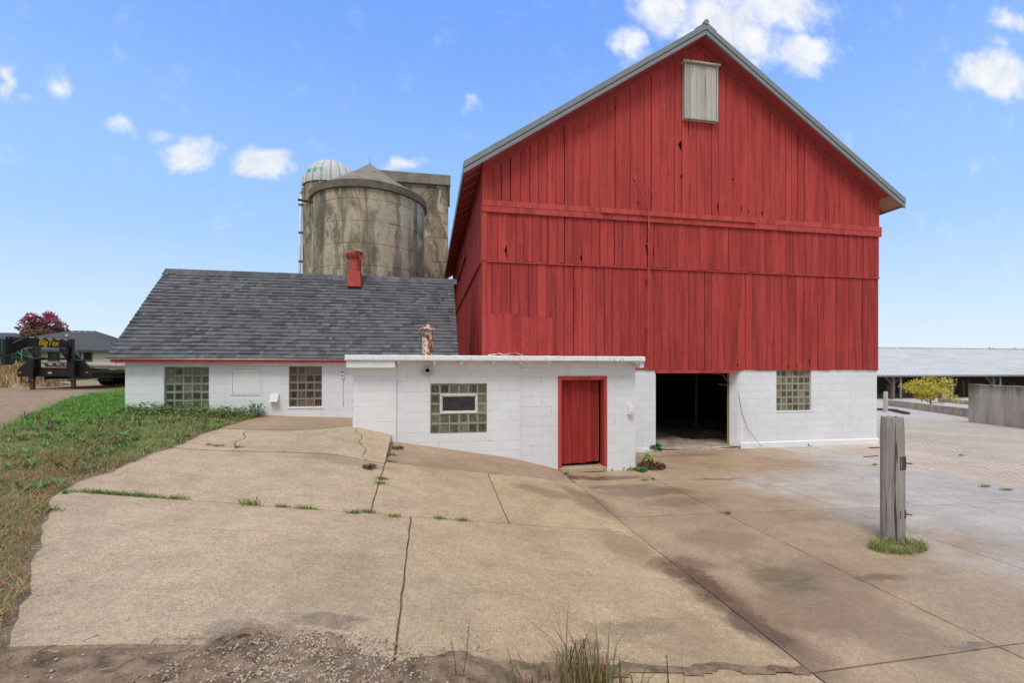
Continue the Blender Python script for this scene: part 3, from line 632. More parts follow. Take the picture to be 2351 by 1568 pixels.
# rounded corner beside the big doorway
pts = [(DX1, YB), (DX1-.07, YB+.02), (DX1-.13, YB+.07), (DX1-.25, YB+.24), (DX1-.25, YB+.34), (DX1, YB+.34)]
cnr = MB(); cnr.prism([(x, y) for x, y in pts[::-1]], 'z', -.2, 2.19)
mb.build('foundation_wall', M['block_barn'], barn, bevel=.006); cnr.build('door_corner', M['block_barn'], barn)
for q_ in ((XR-.2, XR, 23.8, -.6), (XL, XL+.2, 24, -.2)):
    mb = MB(); mb.box(q_[0], q_[1], YB+.2, q_[2], q_[3], 2.215); mb.build('foundation_wall', M['block_barn'], barn)
f = MB(); f.hexa([(DX1-.10,YB-.035,-.2),(XR+.03,YB-.035,-.2),(XR+.03,YB+.004,-.2),(DX1-.10,YB+.004,-.2),(DX1-.10,YB-.03,.165),(XR+.03,YB-.03,.165),(XR+.03,YB-.001,.195),(DX1-.10,YB-.001,.195)])
f.box(4.45, DX0+.03, YB-.03, YB-.001, -.1, .12)
build_each(f, 'footing', M['white_dirty'], barn)
block_window(barn, wx0, wx1, wz0, wz1, 6, 6, YB, (.50, .50, .36), depth=.05)
def roofz(x): return ZR-.08-abs(x-XC)*(ZR-7.13)/(XC-.88)-.16
# --- boards of the front
rb = random.Random(5)
def notch_board(mb, x0, x1, z0, z1a, z1b, y, c, nl=(), nr=(), th=.024):
    """board outline in XZ with bites out of the left (nl) / right (nr) edge: (za, zb, depth)"""
    P = [(x0, z0+rb.uniform(-.006, .006)), (x1, z0+rb.uniform(-.006, .006))]
    for (a, b2, d) in sorted(nr): P += [(x1, a), (x1-d*.55, a+(b2-a)*.3), (x1-d, a+(b2-a)*.55), (x1-d*.4, a+(b2-a)*.85), (x1, b2)]
    P += [(x1, z1b), (x0, z1a)]
    for (a, b2, d) in sorted(nl, reverse=True): P += [(x0, b2), (x0+d*.4, a+(b2-a)*.85), (x0+d, a+(b2-a)*.5), (x0+d*.55, a+(b2-a)*.25), (x0, a)]
    mb.prism(P, 'y', y, y+th, c)
bites = []            # (X, za, zb, depth) from the photograph
for (px, pa, pb, wpx) in [(1560,348,322,9),(1157,592,562,5),(1326,603,583,5),(1647,492,462,4),(1560,412,400,4),(1677,417,408,5),(1704,492,470,3),(1720,495,480,3),(1745,497,484,4),(1500,600,560,2),(1463,470,462,3),(1483,598,540,2),(1413,250,244,3),(1854,845,818,4),(1810,848,838,3),(1835,845,835,3),(1691,845,833,4),(1580,330,250,2)]:
    x, _, a = atY(px, pa, YB-.03); b2 = atY(px, pb, YB-.03)[2]; bites.append((x, a, b2, wpx*11.5/1040))
def tier(z0, z1, y, wavg, tag_, jag=.012):
    lo_, hi_ = {'l': (0, .72), 'm': (.1, .9), 'u': (.5, 1.)}[tag_]
    mb = MB(); x = XL-.03
    while x < XR+.02:
        w_ = rb.uniform(wavg*.82, wavg*1.14); x1 = min(x+w_, XR+.03)
        if XR+.03-x1 < .1: x1 = XR+.03
        gapw = rb.choice([.008, .010, .012, .015, .022]); c = (rb.uniform(lo_, hi_), rb.random(), rb.random())
        if rb.random() < .3: c = (c[0]*.6, c[1], c[2])
        za = z1 if z1 else roofz(x); zb = z1 if z1 else roofz(x1-gapw)
        xm = (x+x1)/2; zz0 = z0+rb.uniform(-jag, jag)
        nl = [(a, b2, d) for (X, a, b2, d) in bites if x <= X < xm and a > z0 and b2 < min(za, zb)]
        nr = [(a, b2, d) for (X, a, b2, d) in bites if xm <= X < x1 and a > z0 and b2 < min(za, zb)]
        yb = y+rb.uniform(-.004, .006)
        if max(za, zb) > zz0+.1: notch_board(mb, x, x1-gapw, zz0, za, zb, yb, c, nl, nr)
        x = x1
    return mb
lower = tier(2.20, 4.91, YB-.030, .222, 'l', .014)
mid = tier(4.93, 6.22, YB-.050, .225, 'm'); up = tier(6.30, None, YB-.060, .23, 'u', .004)
n0 = len(lower.v); lower.v += mid.v; lower.f += [tuple(i+n0 for i in f) for f in mid.f]; lower.c += mid.c
n0 = len(lower.v); lower.v += up.v; lower.f += [tuple(i+n0 for i in f) for f in up.f]; lower.c += up.c
# short patched boards low on the left
for k in range(8):
    x = 1.50+k*.205; lower.box(x, x+.199, YB-.043, YB-.031, 2.2, 3.6+(0 if k < 4 else -.06), (rb.random(), rb.random(), rb.random()))
lower.build('front_siding', M['red_boards'], barn)
bk = MB(); bk.prism([(XL, 2.23), (XR, 2.23), (XR, roofz(XR)-.02), (XC, roofz(XC)-.02), (XL, roofz(XL)-.02)], 'y', YB+.01, YB+.03); bk.build('dark_backing', M['dark_inside'], barn)  # dark sheet standing in for the unlit interior behind the board gaps
t = MB(); t.box(XL-.05, XR+.06, YB-.098, YB-.062, 6.125, 6.27, (.6, .2, .2)); t.box(XL-.05, XR+.06, YB-.105, YB-.062, 6.272, 6.41, (.75, .4, .1)); t.box(4.4, 8.9, YB-.135, YB-.106, 6.275, 6.40, (.9, .5, .1))
t.build('trim_band', M['red_trim'], barn, bevel=.004)
t = MB(); x = XL-.04
while x < XR:
    x1 = min(x+rb.uniform(2.2, 3.8), XR+.04); t.box(x, x1-.004, YB-.064, YB-.045, 4.892+rb.uniform(-.008, .008), 4.925+rb.uniform(-.006, .006), (rb.random(), .3, .5)); x = x1
t.build('drip_board', M['red_trim'], barn)
t = MB(); t.box(XL-.05, XL+.075, YB-.075, YB-.061, 4.93, 7.3, (.5, .3, .3)); t.box(XL-.045, XL+.06, YB-.055, YB-.0435, 2.2, 4.88, (.4, .3, .3)); t.build('corner_board', M['red_trim'], barn)
t = MB(); t.box(DX0-.02, DX1-.2, YB-.03, YB+.16, 2.12, 2.205, (.3, .2, .3)); t.build('door_lintel', M['red_trim'], barn)
# side wall toward the dairy (X = XL)
s_ = MB(); y = YB-.02
while y < 23.9:
    w_ = rb.uniform(.20, .28); c = (rb.random()*.8, rb.random(), rb.random()); k = rb.uniform(-.01, .012)
    if not (20.6 < y < 20.95): s_.box(XL-.05+k, XL-.022+k, y, y+w_-.008, 2.2, 4.9, c)
    s_.box(XL-.065+k, XL-.037+k, y, y+w_-.006, 4.93, 7.32, (c[1]*.8, c[2], c[0])); y += w_
s_.box(XL-.10, XL-.05, YB, 23.9, 4.88, 4.93); s_.box(XL-.14, XL-.10, 15.6, 23.9, 6.05, 6.16)
s_.build('side_siding', M['red_boards'], barn)
bk = MB(); bk.box(XL-.02, XL+.0, YB, 23.9, 2.2, 7.35); bk.build('dark_side_backing', M['dark_inside'], barn)  # dark sheet behind the side boards, so their gaps look unlit
bk = MB(); bk.box(XR-.01, XR+.02, YB, 23.9, 2.2, 7.35); bk.box(XL, XR, 23.85, 23.9, -.3, 7.3); bk.prism([(XL, 7.3), (XR, 7.3), (XC, 11)], 'y', 23.85, 23.9); bk.build('rear_siding', M['red_boards'], barn)
# roof
YF0, YR1 = 10.80, 24.6; EX = 6.32; EZ = 7.13
def roofP(side, a, y, lift_): return (XC+side*EX*a, y, ZR-(ZR-EZ)*a+lift_)
rf = MB()
for sd in (-1, 1):
    q = [roofP(sd, 0, YF0, 0), roofP(sd, 1.0, YF0, 0), roofP(sd, 1.0, YR1, 0), roofP(sd, 0, YR1, 0)]; q2 = [(p[0], p[1], p[2]+.035) for p in q]
    rf.hexa(q+q2) if sd == 1 else rf.hexa([q[1], q[0], q[3], q[2], q2[1], q2[0], q2[3], q2[2]])
    y = YF0+.1
    while y < YR1:
        a = [roofP(sd, .0, y, .035), roofP(sd, 1.004, y, .035), roofP(sd, 1.004, y+.06, .035), roofP(sd, 0, y+.06, .035)]; b2 = [(p[0], p[1]+(.02 if i < 2 else -.02), p[2]+.022) for i, p in enumerate(a)]
        rf.hexa(a+b2) if sd == 1 else rf.hexa([a[1], a[0], a[3], a[2], b2[1], b2[0], b2[3], b2[2]]); y += .23
rf.build('roof', M['barn_roof'], barn)
rc = MB()
for sd in (-1, 1):
    a = [(XC, YF0-.03, ZR+.07), (XC+sd*.30, YF0-.03, ZR-.13), (XC+sd*.30, YR1, ZR-.13), (XC, YR1, ZR+.07)]; b2 = [(p[0], p[1], p[2]+.035) for p in a]
    rc.hexa(a+b2) if sd == 1 else rc.hexa([a[1], a[0], a[3], a[2], b2[1], b2[0], b2[3], b2[2]])
rc.tube([(XC, YF0-.05, ZR+.09), (XC, YF0+.1, ZR+.09)], .07, 8); rc.build('ridge_cap', M['metal_grey'], barn)
tr = MB(); dk_ = MB(); sf = MB(); raw = MB()
for sd in (-1, 1):
    def strip(m_, y0, y1, dz0, dz1, a0=0., a1=1.006):
        A = [roofP(sd, a0, y0, dz0), roofP(sd, a1, y0, dz0), roofP(sd, a1, y1, dz0), roofP(sd, a0, y1, dz0)]; B = [roofP(sd, a0, y0, dz1), roofP(sd, a1, y0, dz1), roofP(sd, a1, y1, dz1), roofP(sd, a0, y1, dz1)]
        m_.hexa(A+B) if sd == 1 else m_.hexa([A[1], A[0], A[3], A[2], B[1], B[0], B[3], B[2]])
    strip(tr, YF0-.035, YF0+.02, -.085, .062); strip(dk_, YF0-.012, YF0+.03, -.115, -.085); strip(tr, YF0-.022, YF0+.025, -.215, -.110)
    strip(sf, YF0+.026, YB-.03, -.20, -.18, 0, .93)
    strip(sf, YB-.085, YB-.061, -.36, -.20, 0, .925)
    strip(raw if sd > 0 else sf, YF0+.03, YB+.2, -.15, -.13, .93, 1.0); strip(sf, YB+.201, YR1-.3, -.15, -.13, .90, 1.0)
    # eave edge trim
    x = XC+sd*(EX+.02); tr.box(min(x, x+sd*.02), max(x, x+sd*.02), YF0, YR1, EZ-.20, EZ+.03)
    y = YB-.36
    while y < (YR1-.3 if sd < 0 else YB+2):
        P = lambda a, yy, l: roofP(sd, a, yy, l)
        A = [P(.90, y, -.17), P(.995, y, -.17), P(.995, y+.045, -.17), P(.90, y+.045, -.17)]; B = [P(.90, y, -.03), P(.995, y, -.03), P(.995, y+.045, -.03), P(.90, y+.045, -.03)]
        raw.hexa(A+B) if sd == 1 else raw.hexa([A[1], A[0], A[3], A[2], B[1], B[0], B[3], B[2]]); y += .61
tr.build('rake_trim', M['metal_grey'], barn); dk_.build('rake_groove', M['metal_dark'], barn); sf.build('soffit', M['soffit_red'], barn); build_each(raw, 'rafter_tail', M['raw_wood'], barn)
# hay door
hx0, _, hz1 = atY(1571, 141, YB-.17); hx1 = atY(1648, 147, YB-.17)[0]; hz0 = atY(1571, 270, YB-.17)[2]
hd = MB(); n = 6
for i in range(n):
    a = hx0+.04+(hx1-hx0-.08)*i/n; hd.box(a, a+(hx1-hx0-.08)/n-.006, YB-.155, YB-.13, hz0+.04, hz1-.03, (rb.random(), rb.random(), rb.random()))
hdo = hd.build('hay_door', M['grey_boards'], barn)
fr = MB(); fr.box(hx0, hx0+.035, YB-.18, YB-.06, hz0, hz1, (.3, .3, .3)); fr.box(hx1-.035, hx1, YB-.18, YB-.06, hz0, hz1, (.6, .2, .3)); fr.box(hx0+.036, hx1-.036, YB-.18, YB-.06, hz0, hz0+.035, (.5, .2, .3)); fr.box(hx0-.05, hx1+.05, YB-.22, YB-.06, hz1+.002, hz1+.035, (.8, .2, .4)); fr.box(hx0+.036, hx1-.036, YB-.125, YB-.11, hz0+.036, hz1-.002)
fr.build('door_frame', M['grey_boards'], hdo)
# service mast and hanging wire
mx, _, mz0 = atY(1489, 648, YB-.16); mz1 = atY(1489, 482, YB-.16)[2]; ax, _, az = atY(1453, 412, YB-.25)
mm = MB(); mm.tube([(mx-.02, YB-.16, mz0-1.9), (mx, YB-.16, mz0), (mx, YB-.16, mz1)], .022, 8); mm.tube([(mx, YB-.16, mz1), (ax, YB-.3, az)], .02, 8); mm.box(ax-.03, ax+.03, YB-.33, YB-.27, az-.03, az+.04)
for z in (mz0+.1, mz0+1., mz0-1.2): mm.box(mx-.05, mx+.05, YB-.15, YB-.06, z, z+.03)
mm.build('service_mast', M['red_paint_metal'], barn)
wr = MB(); bx, _, bz = atY(1502, 436, YB-.1); wr.tube([(bx-.12, YB-.14, bz-.06), (bx, YB-.16, bz), (bx+.05, YB-.12, bz+.05)], .012, 5)
pth = [(mx-.02-.25*math.sin(t*3.1)*1.0, YB-.13, mz1-.0-3.3*t) for t in [i/14 for i in range(15)]]; wr.tube(pth, .005, 4); wr.build('wire', M['red_paint_metal'], barn)
# interior seen through the doorway
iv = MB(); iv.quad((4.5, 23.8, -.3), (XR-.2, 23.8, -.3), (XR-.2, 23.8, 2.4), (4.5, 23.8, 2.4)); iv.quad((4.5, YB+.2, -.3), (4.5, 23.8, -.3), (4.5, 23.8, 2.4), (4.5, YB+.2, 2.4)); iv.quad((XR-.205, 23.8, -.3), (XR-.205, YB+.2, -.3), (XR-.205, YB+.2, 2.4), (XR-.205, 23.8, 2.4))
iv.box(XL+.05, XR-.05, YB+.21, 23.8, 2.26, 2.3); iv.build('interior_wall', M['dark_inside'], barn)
fl = MB(); 
for j in range(30):
    for i in range(20):
        x0, x1 = 4.5+i*.42, 4.5+(i+1)*.42; y0, y1 = YB-.02+j*.42, YB-.02+(j+1)*.42
        hz = lambda x, y: .075+.03*math.sin(x*2.1+y*1.3)+.02*math.sin(y*4.1)-.14*math.exp(-((x-8.2-.25*(y-12.8))**2)/.10)*sstep(y, 12.3, 12.9)+.07*sstep(y, 12.25, 12.45)*(1-sstep(x, 7.6, 7.9)) - .02*sstep(YB+.2-y, 0, .2)
        if x1 <= XR-.2: fl.quad((x0, y0, hz(x0, y0)), (x1, y0, hz(x1, y0)), (x1, y1, hz(x1, y1)), (x0, y1, hz(x0, y1)))
fl.hexa([(DX0-.1,YB-.05,-.1),(8.45,YB-.05,-.1),(8.45,YB+.1,-.1),(DX0-.1,YB+.1,-.1),(DX0-.1,YB-.05,.035),(8.45,YB-.05,.035),(8.45,YB+.1,.082),(DX0-.1,YB+.1,.082)])
fl.build('floor', M['barn_floor'], barn)
pp = MB(); pp.tube([(10.0, 15.6, -.05), (10.0, 15.6, .35), (10.02, 15.6, 2.3)], [.06, .045, .045], 10); pp.build('post', M['rust_light'], barn)
cu = MB(); x_, z_ = 8.30, 0
cu.tube([(7.9, YB+.3, 2.12), (8.2, YB+.3, 2.08), (8.36, YB+.25, 1.8)], .02, 6); cu.tube([(8.0, YB+.2, 1.82), (8.2, YB+.22, 1.78), (8.33, YB+.2, 1.84)], .014, 5); cu.build('bent_bracket', M['steel_rusty'], barn)
cb_ = MB(); P0 = atY(1690, 880, YB+.1); P1 = atY(1716, 985, YB-.06); P2 = atY(1748, 1026, YB-.2); cb_.tube([(8.37, YB+.25, 2.05), P0, (P1[0]-.15, YB-.03, 1.0), P1, P2], .006, 5); cb_.build('cable', M['steel_rusty'], barn)
jb = MB(); jb.box(8.350, 8.372, YB+.24, YB+.285, .1, 2.11); jb.build('door_jamb', M['raw_wood'], barn)
# ================================================================== LOW ANNEX
YA = 9.2; AX0, AX1 = -1.42, 4.45; ZC = 2.375
annex = empty('block_annex', (1.5, YA, 0)); tag(annex, 'low flat-roofed white block annex with a red door, in front of the barn', 'outbuilding')
ax0, _, az1 = atY(987.6, 880.5, YA); ax1, _, az0 = atY(1117.6, 993.6, YA)
dx0, _, dz1 = atY(1281.0, 863.5, YA); dx1, _, dz0 = atY(1392.5, 1071, YA); XS = 1.89; ad = .17
mb = MB(); wall_holes(mb, -.62, XS, -.2, ZC, YA, YA+.2, [(ax0, ax1, az0, az1)]); mb.box(XS-.28, XS, YA-.006, YA-.001, -.2, ZC-.1)
mb.build('block_wall', M['block_annex_left'], annex)
mb = MB(); wall_holes(mb, XS+.003, AX1, -.2, ZC, YA+.012, YA+.212, [(dx0, dx1, -.3, dz1)]); mb.box(AX1-.2, AX1-.001, YA+.212, YB-.002, -.2, ZC); mb.box(XS+.01, AX1-.32, YA+.004, YA+.010, 2.17, ZC-.001)
mb.build('block_wall', M['block_annex_right'], annex)
# rough plastered corner pier (uneven faces)
pm = MB(); nx_, nz_ = 16, 30; rr = random.Random(2); G = {}
for k in range(nz_+1):
    for i in range(nx_+1):
        x = AX0+(-.605-AX0)*i/nx_; z = .3+(ZC-.3)*k/nz_; z9_ = (z % .3)
        y = YA-.03+rr.uniform(-.0015, .0015)+(.004 if z9_ < .05 else 0)
        if i == 0: x += rr.uniform(-.008, .006); y += .012
        G[i, k] = pm.vert((x, y, z))
for k in range(nz_):
    for i in range(nx_): pm.face((G[i, k], G[i+1, k], G[i+1, k+1], G[i, k+1]))
pm.quad((AX0, YA+1.98, .3), (AX0, YA-.02, .3), (AX0, YA-.02, ZC), (AX0, YA+1.98, ZC)); pm.quad((-.605, YA-.03, .3), (-.605, YA+.1, .3), (-.605, YA+.1, ZC), (-.605, YA-.03, ZC))
pm.build('corner_pier', M['white_plaster'], annex, smooth=True)
cp = MB(); n = 60; x0c, x1c = -1.53, 4.54; rr = random.Random(8); prev = None
for i in range(n+1):
    x = x0c+(x1c-x0c)*i/n; e = rr.uniform(-.005, .005); l = rr.uniform(-.008, .004) if rr.random() < .5 else 0
    ring = [(x, 8.955+e, 2.378+l), (x, 8.935+e, 2.40), (x, 8.94+e, 2.475), (x, 8.965+e, 2.492+e*.6), (x, YB-.14, 2.50), (x, YB-.14, 2.38)]
    ids = [cp.vert(p) for p in ring]
    if prev:
        for k in range(6):
            l2 = (k+1) % 6; cp.face((prev[k], ids[k], ids[l2], prev[l2]))
    else: cp.face(ids[::-1])
    prev = ids
cp.face(prev); cp.build('roof_slab', M['white_coping'], annex)
lb = MB(); lb.box(-1.51, -.615, 8.975, YA+.05, 2.245, 2.376); lb.box(AX1+.002, AX1+.10, 9.0, YB-.15, 2.25, 2.376); build_each(lb, 'lintel_beam', M['white_paint'], annex, bevel=.008)
rt = MB()
for cx in (488, 735, 920, 1140, 1328, 1523, 2125):
    x = atY((960+cx/2.351)/1.2757, 838, 9.05)[0]; rt.box(x-.032, x+.032, 9.0, YA+.005, 2.325+rr.uniform(-.012, .006), 2.3765)
build_each(rt, 'rafter_end', M['white_paint'], annex, bevel=.006)
hx_a, _, hz_a = atY(1009.3, 905.5, YA+ad-.02); hx_b, _, hz_b = atY(1096, 947.6, YA+ad-.02)
w_ = (ax1-ax0)/6; h_ = (az1-.01-az0)/5
win = block_window(annex, ax0, ax1, az0, az1-.012, 6, 5, YA, (.40, .46, .34), skip=lambda i, k: 1 <= i <= 4 and 2 <= k <= 3, depth=.02, sill=False)
X0, X1, Z0, Z1 = ax0+w_+.004, ax1-w_-.004, az0+2*h_+.004, az0+4*h_-.004; yv = YA+.002
hv = MB()
for (a, b2, c_, d_) in ((X0, X1, Z1-.028, Z1), (X0, X1, Z0, Z0+.028), (X0, X0+.028, Z0+.029, Z1-.029), (X1-.028, X1, Z0+.029, Z1-.029)): hv.box(a, b2, yv, yv+.05, c_, d_)
for (a, b2, c_, d_) in ((X0+.03, X1-.03, Z1-.055, Z1-.03), (X0+.03, X1-.03, Z0+.03, Z0+.05), (X0+.03, X0+.048, Z0+.051, Z1-.056), (X1-.048, X1-.03, Z0+.051, Z1-.056)): hv.box(a, b2, yv+.016, yv+.05, c_, d_)
hvo = hv.build('vent_window', M['drip_white'], annex, bevel=.003)
hp = MB(); hp.box(X0+.04, X1-.04, yv+.034, yv+.04, Z0+.04, Z1-.04); hp.build('pane', M['dark_glass'], hvo)
# red door
fm = MB(); cw = .068
fm.box(dx0, dx0+cw, YA-.02, YA+.20, dz0-.03, dz1, (.6, .4, .2)); fm.box(dx1-cw, dx1, YA-.02, YA+.20, dz0-.03, dz1, (.3, .4, .7)); fm.box(dx0+cw+.001, dx1-cw-.001, YA-.018, YA+.20, dz1-.085, dz1-.002, (.7, .2, .4))
fm.build('door_frame', M['red_trim'], annex, bevel=.004)
dr = MB(); ang = R(-7); hx, hy = dx0+cw+.01, YA+.13; W2 = dx1-dx0-2*cw-.055; nb = 10
for i in range(nb):
    a, b2 = W2*i/nb, W2*(i+1)/nb-.004; zb = dz0+.06+(.02 if i > 6 else 0)+rb.uniform(0, .008)
    c = (rb.random(), rb.random(), rb.random()); ca_, sa_ = math.cos(ang), math.sin(ang)
    P = lambda t, o, z: (hx+t*ca_-o*sa_, hy-t*sa_*.5+o*ca_, z); yo = 0 if i % 2 else .003
    dr.hexa([P(a, yo, zb), P(b2, yo, zb), P(b2, .03, zb), P(a, .03, zb), P(a, yo, dz1-.09), P(b2, yo, dz1-.09), P(b2, .03, dz1-.09), P(a, .03, dz1-.09)], c)
drO = dr.build('door', M['red_door'], annex)
hn = MB(); hn.tube([(hx+.03, hy-.03, dz0+.98), (hx+.03, hy-.03, dz0+.92)], .014, 8); hn.build('handle', M['red_paint_metal'], drO)
ed = MB(); P = lambda t, o, z: (hx+t*ca_-o*sa_, hy-t*sa_*.5+o*ca_, z); ed.hexa([P(W2, -.001, dz0+.08), P(W2+.006, 0, dz0+.08), P(W2+.006, .03, dz0+.08), P(W2, .03, dz0+.08), P(W2, -.001, dz1-.15), P(W2+.006, 0, dz1-.15), P(W2+.006, .03, dz1-.15), P(W2, .03, dz1-.15)]); ed.build('door_edge', M['raw_wood'], drO)
th = MB(); th.box(dx0+.02, dx1-.02, YA-.05, YA+.35, dz0-.09, dz0+.005); th.build('threshold', M['kerb_conc'], annex, bevel=.01)
inn = MB(); inn.box(dx0-.3, dx1+.3, YA+.5, YA+.52, 0, 2.3); inn.box(dx0, dx1, YA+.2, YA+.5, .0, .1); inn.build('interior_wall', M['dark_inside'], annex)
vx, _, vz = atY(981, 850.5, YA-.04); vp = MB()
vp.lathe([(.044, 0.10), (.044, 0), (.058, 0), (.058, .10)], 0, 0, 24)
vp.v = [(vx+p[0], YA-.09+p[2], vz+p[1]) for p in vp.v]; vpo = vp.build('vent_pipe', M['pvc'], annex, smooth=False)
vi = MB(); vi.lathe([(.001, 0), (.041, 0)], 0, 0, 20); vi.v = [(vx+p[0], YA-.02+p[2], vz+p[1]) for p in vi.v]; vi.build('opening', M['dark_inside'], vpo)
ux, _, uz0 = atY(1443, 952.5, YA-.06); ux1, _, uz1 = atY(1453.5, 931, YA-.06)
ub = MB(); ub.box(ux, ux1, YA-.07, YA+.011, uz0, uz1); ub.tube([((ux+ux1)/2+.01, YA-.03, uz1), ((ux+ux1)/2+.01, YA-.03, uz1+.07)], .02, 8); ub.box(ux+.02, ux1-.02, YA-.085, YA-.071, uz0+.05, uz1-.03); ub.build('switch_box', M['white_dirty'], annex, bevel=.006)
# rusty flue on the annex roof
cx_, cy_ = atY(981.5, 800, 10.35)[0], 10.35; d_ = cy_/ray(981.5, 0)[1]
zt = E+(850-762)/1040*d_; fl2 = MB(); fl2.lathe([(.122, 2.45), (.122, 2.9), (.118, 2.91), (.118, zt)], cx_, cy_, 24); fo = fl2.build('flue', M['rusty_pipe'], annex, smooth=True)
fc = MB(); zc = E+(850-757)/1040*d_; fc.lathe([(.001, zc+.13), (.03, zc+.115), (.205, zc+.005), (.206, zc-.008), (.19, zc), (.001, zc+.05)], cx_, cy_, 24)
for k in range(4):
    a = k*math.pi/2+.6; fc.box(cx_+.11*math.cos(a)-.01, cx_+.11*math.cos(a)+.01, cy_+.11*math.sin(a)-.006, cy_+.11*math.sin(a)+.006, zt-.05, zc+.03)
fc.build('cap', M['rusty_pipe'], fo)
wr = MB(); wr.tube([(1.2, 9.1, 2.505), (1.35, 9.06, 2.525), (1.42, 9.08, 2.545), (1.5, 9.05, 2.515), (1.66, 9.1, 2.52)], .006, 5); wr.tube([(1.5, 9.05, 2.515), (1.62, 9.1, 2.55), (1.8, 9.2, 2.56), (1.92, 9.1, 2.51)], .003, 5)
tag(wr.build('loose_wire', M['alum']), 'loose tangle of wire lying on the annex roof slab', 'wire')
# ================================================================== MILK HOUSE
milk = empty('milk_house', (-3, YB, 1.1)); tag(milk, 'low white block milk house under a dark shingle roof, left of the barn', 'outbuilding')
def mpx(cx, cy): return atY((300+cx/3.016)/1.2757, (740+cy/3.016)/1.2757, YB)
a = mpx(543, 1383); b_ = mpx(940, 1010); p0 = mpx(1133, 1260); p1 = mpx(1406, 1012); c0 = mpx(1645, 1365); c1 = mpx(1937, 1005)
MX0, MX1, RY = -6.45, .66, 13.25; ZE = 2.44
mb = MB(); wall_holes(mb, MX0, MX1, .6, ZE, YB, YB+.2, [(a[0], b_[0], a[2], b_[2]), (c0[0], c1[0], c0[2], c1[2])])
mb.prism([(YB+.2, .6), (15.3, .6), (15.3, ZE), (RY, 4.70), (YB+.2, ZE+.2)], 'x', MX0, MX0+.2); mb.prism([(YB+.2, .6), (15.3, .6), (15.3, ZE), (RY, 4.70), (YB+.2, ZE+.2)], 'x', MX1-.2, MX1); mb.box(MX0+.2, MX1-.2, 15.1, 15.3, .6, ZE)
mb.build('block_wall', M['block_milk'], milk)
block_window(milk, a[0], b_[0], a[2], b_[2]-.01, 5, 5, YB, (.33, .40, .30), depth=.05)
block_window(milk, c0[0], c1[0], c0[2], c1[2], 4, 5, YB, (.30, .24, .19), depth=.05)
pn = MB(); t_ = .035; yq = YB-.012
pn.box(p0[0]+t_+.006, p1[0]-t_-.006, YB-.006, YB-.001, p0[2]+t_+.006, p1[2]-t_-.006); pn.box(p0[0], p1[0], yq, YB-.001, p1[2]-t_, p1[2]); pn.box(p0[0], p1[0], yq, YB-.001, p0[2], p0[2]+t_); pn.box(p0[0], p0[0]+t_, yq, YB-.001, p0[2]+t_+.002, p1[2]-t_-.002); pn.box(p1[0]-t_, p1[0], yq, YB-.001, p0[2]+t_+.002, p1[2]-t_-.002)
pn.build('covered_hatch', M['white_dirty'], milk)
sh = MB(); sh.box(p0[0]+t_+.001, p1[0]-t_-.001, YB-.0005, YB-.0002, p0[2]+t_+.001, p1[2]-t_-.001); sh.build('hatch_gap', M['metal_dark'], milk)
v0 = mpx(1482, 1317); v1 = mpx(1560, 1246)
fv = MB(); fv.hexa([(v0[0],YB-.12,v0[2]),(v1[0]-.01,YB-.12,v0[2]),(v1[0]-.01,YB,v0[2]),(v0[0],YB,v0[2]),(v0[0]+.02,YB-.03,v1[2]),(v1[0],YB-.03,v1[2]),(v1[0],YB,v1[2]),(v0[0]+.02,YB,v1[2])]); fv.build('exhaust_hood', M['alum' if 0 else 'pipe_white'], milk, bevel=.004)
o0 = mpx(2106, 1107); o1 = mpx(2134, 1066); om = (o0[0]+o1[0])/2
ob = MB(); ob.box(o0[0], o1[0], YB-.045, YB-.001, o0[2], o1[2]); ob.tube([(om, YB-.03, o0[2]), (om+.005, YB-.03, o0[2]-.62), (om+.01, YB+.01, o0[2]-.66)], .011, 8)
obo = ob.build('outlet_box', M['white_paint'], milk, bevel=.003)
oc = MB()
for zc in (o1[2]+.02, (o0[2]+o1[2])/2): oc.lathe([(.001, 0), (.026, 0)], 0, 0, 16, None); 
oc.v = [(om+p[0], YB-.048, (o1[2]+.03 if i < len(oc.v)//2 else (o0[2]+o1[2])/2)+p[1]) for i, p in enumerate(oc.v)]; build_each(oc, 'receptacle', M['metal_grey'], obo)
# roof: courses of tabs
RX0, RX1 = -6.68, .73; Ye, Ze, Yr, Zr = 11.0, 2.47, RY, 4.82
sl_ = math.hypot(Yr-Ye, Zr-Ze); ny_, nz_ = -(Zr-Ze)/sl_, (Yr-Ye)/sl_
def RP(x, t, h): return (x, Ye+(Yr-Ye)*t/sl_+ny_*h, Ze+(Zr-Ze)*t/sl_+nz_*h)
rs_ = MB(); A = [RP(RX0, 0, -.02), RP(RX1, 0, -.02), RP(RX1, sl_, -.02), RP(RX0, sl_, -.02)]; B = [RP(RX0, 0, 0), RP(RX1, 0, 0), RP(RX1, sl_, 0), RP(RX0, sl_, 0)]; rs_.hexa(A+B, (.05, .05, .055))
rq = random.Random(21); ex = .127; nC = int(sl_/ex)+1
def shc():
    v = rq.choice([.68, .80, .90, .97, 1.0, 1.0, 1.08, 1.18]); return (.128*v, .132*v, .142*v)
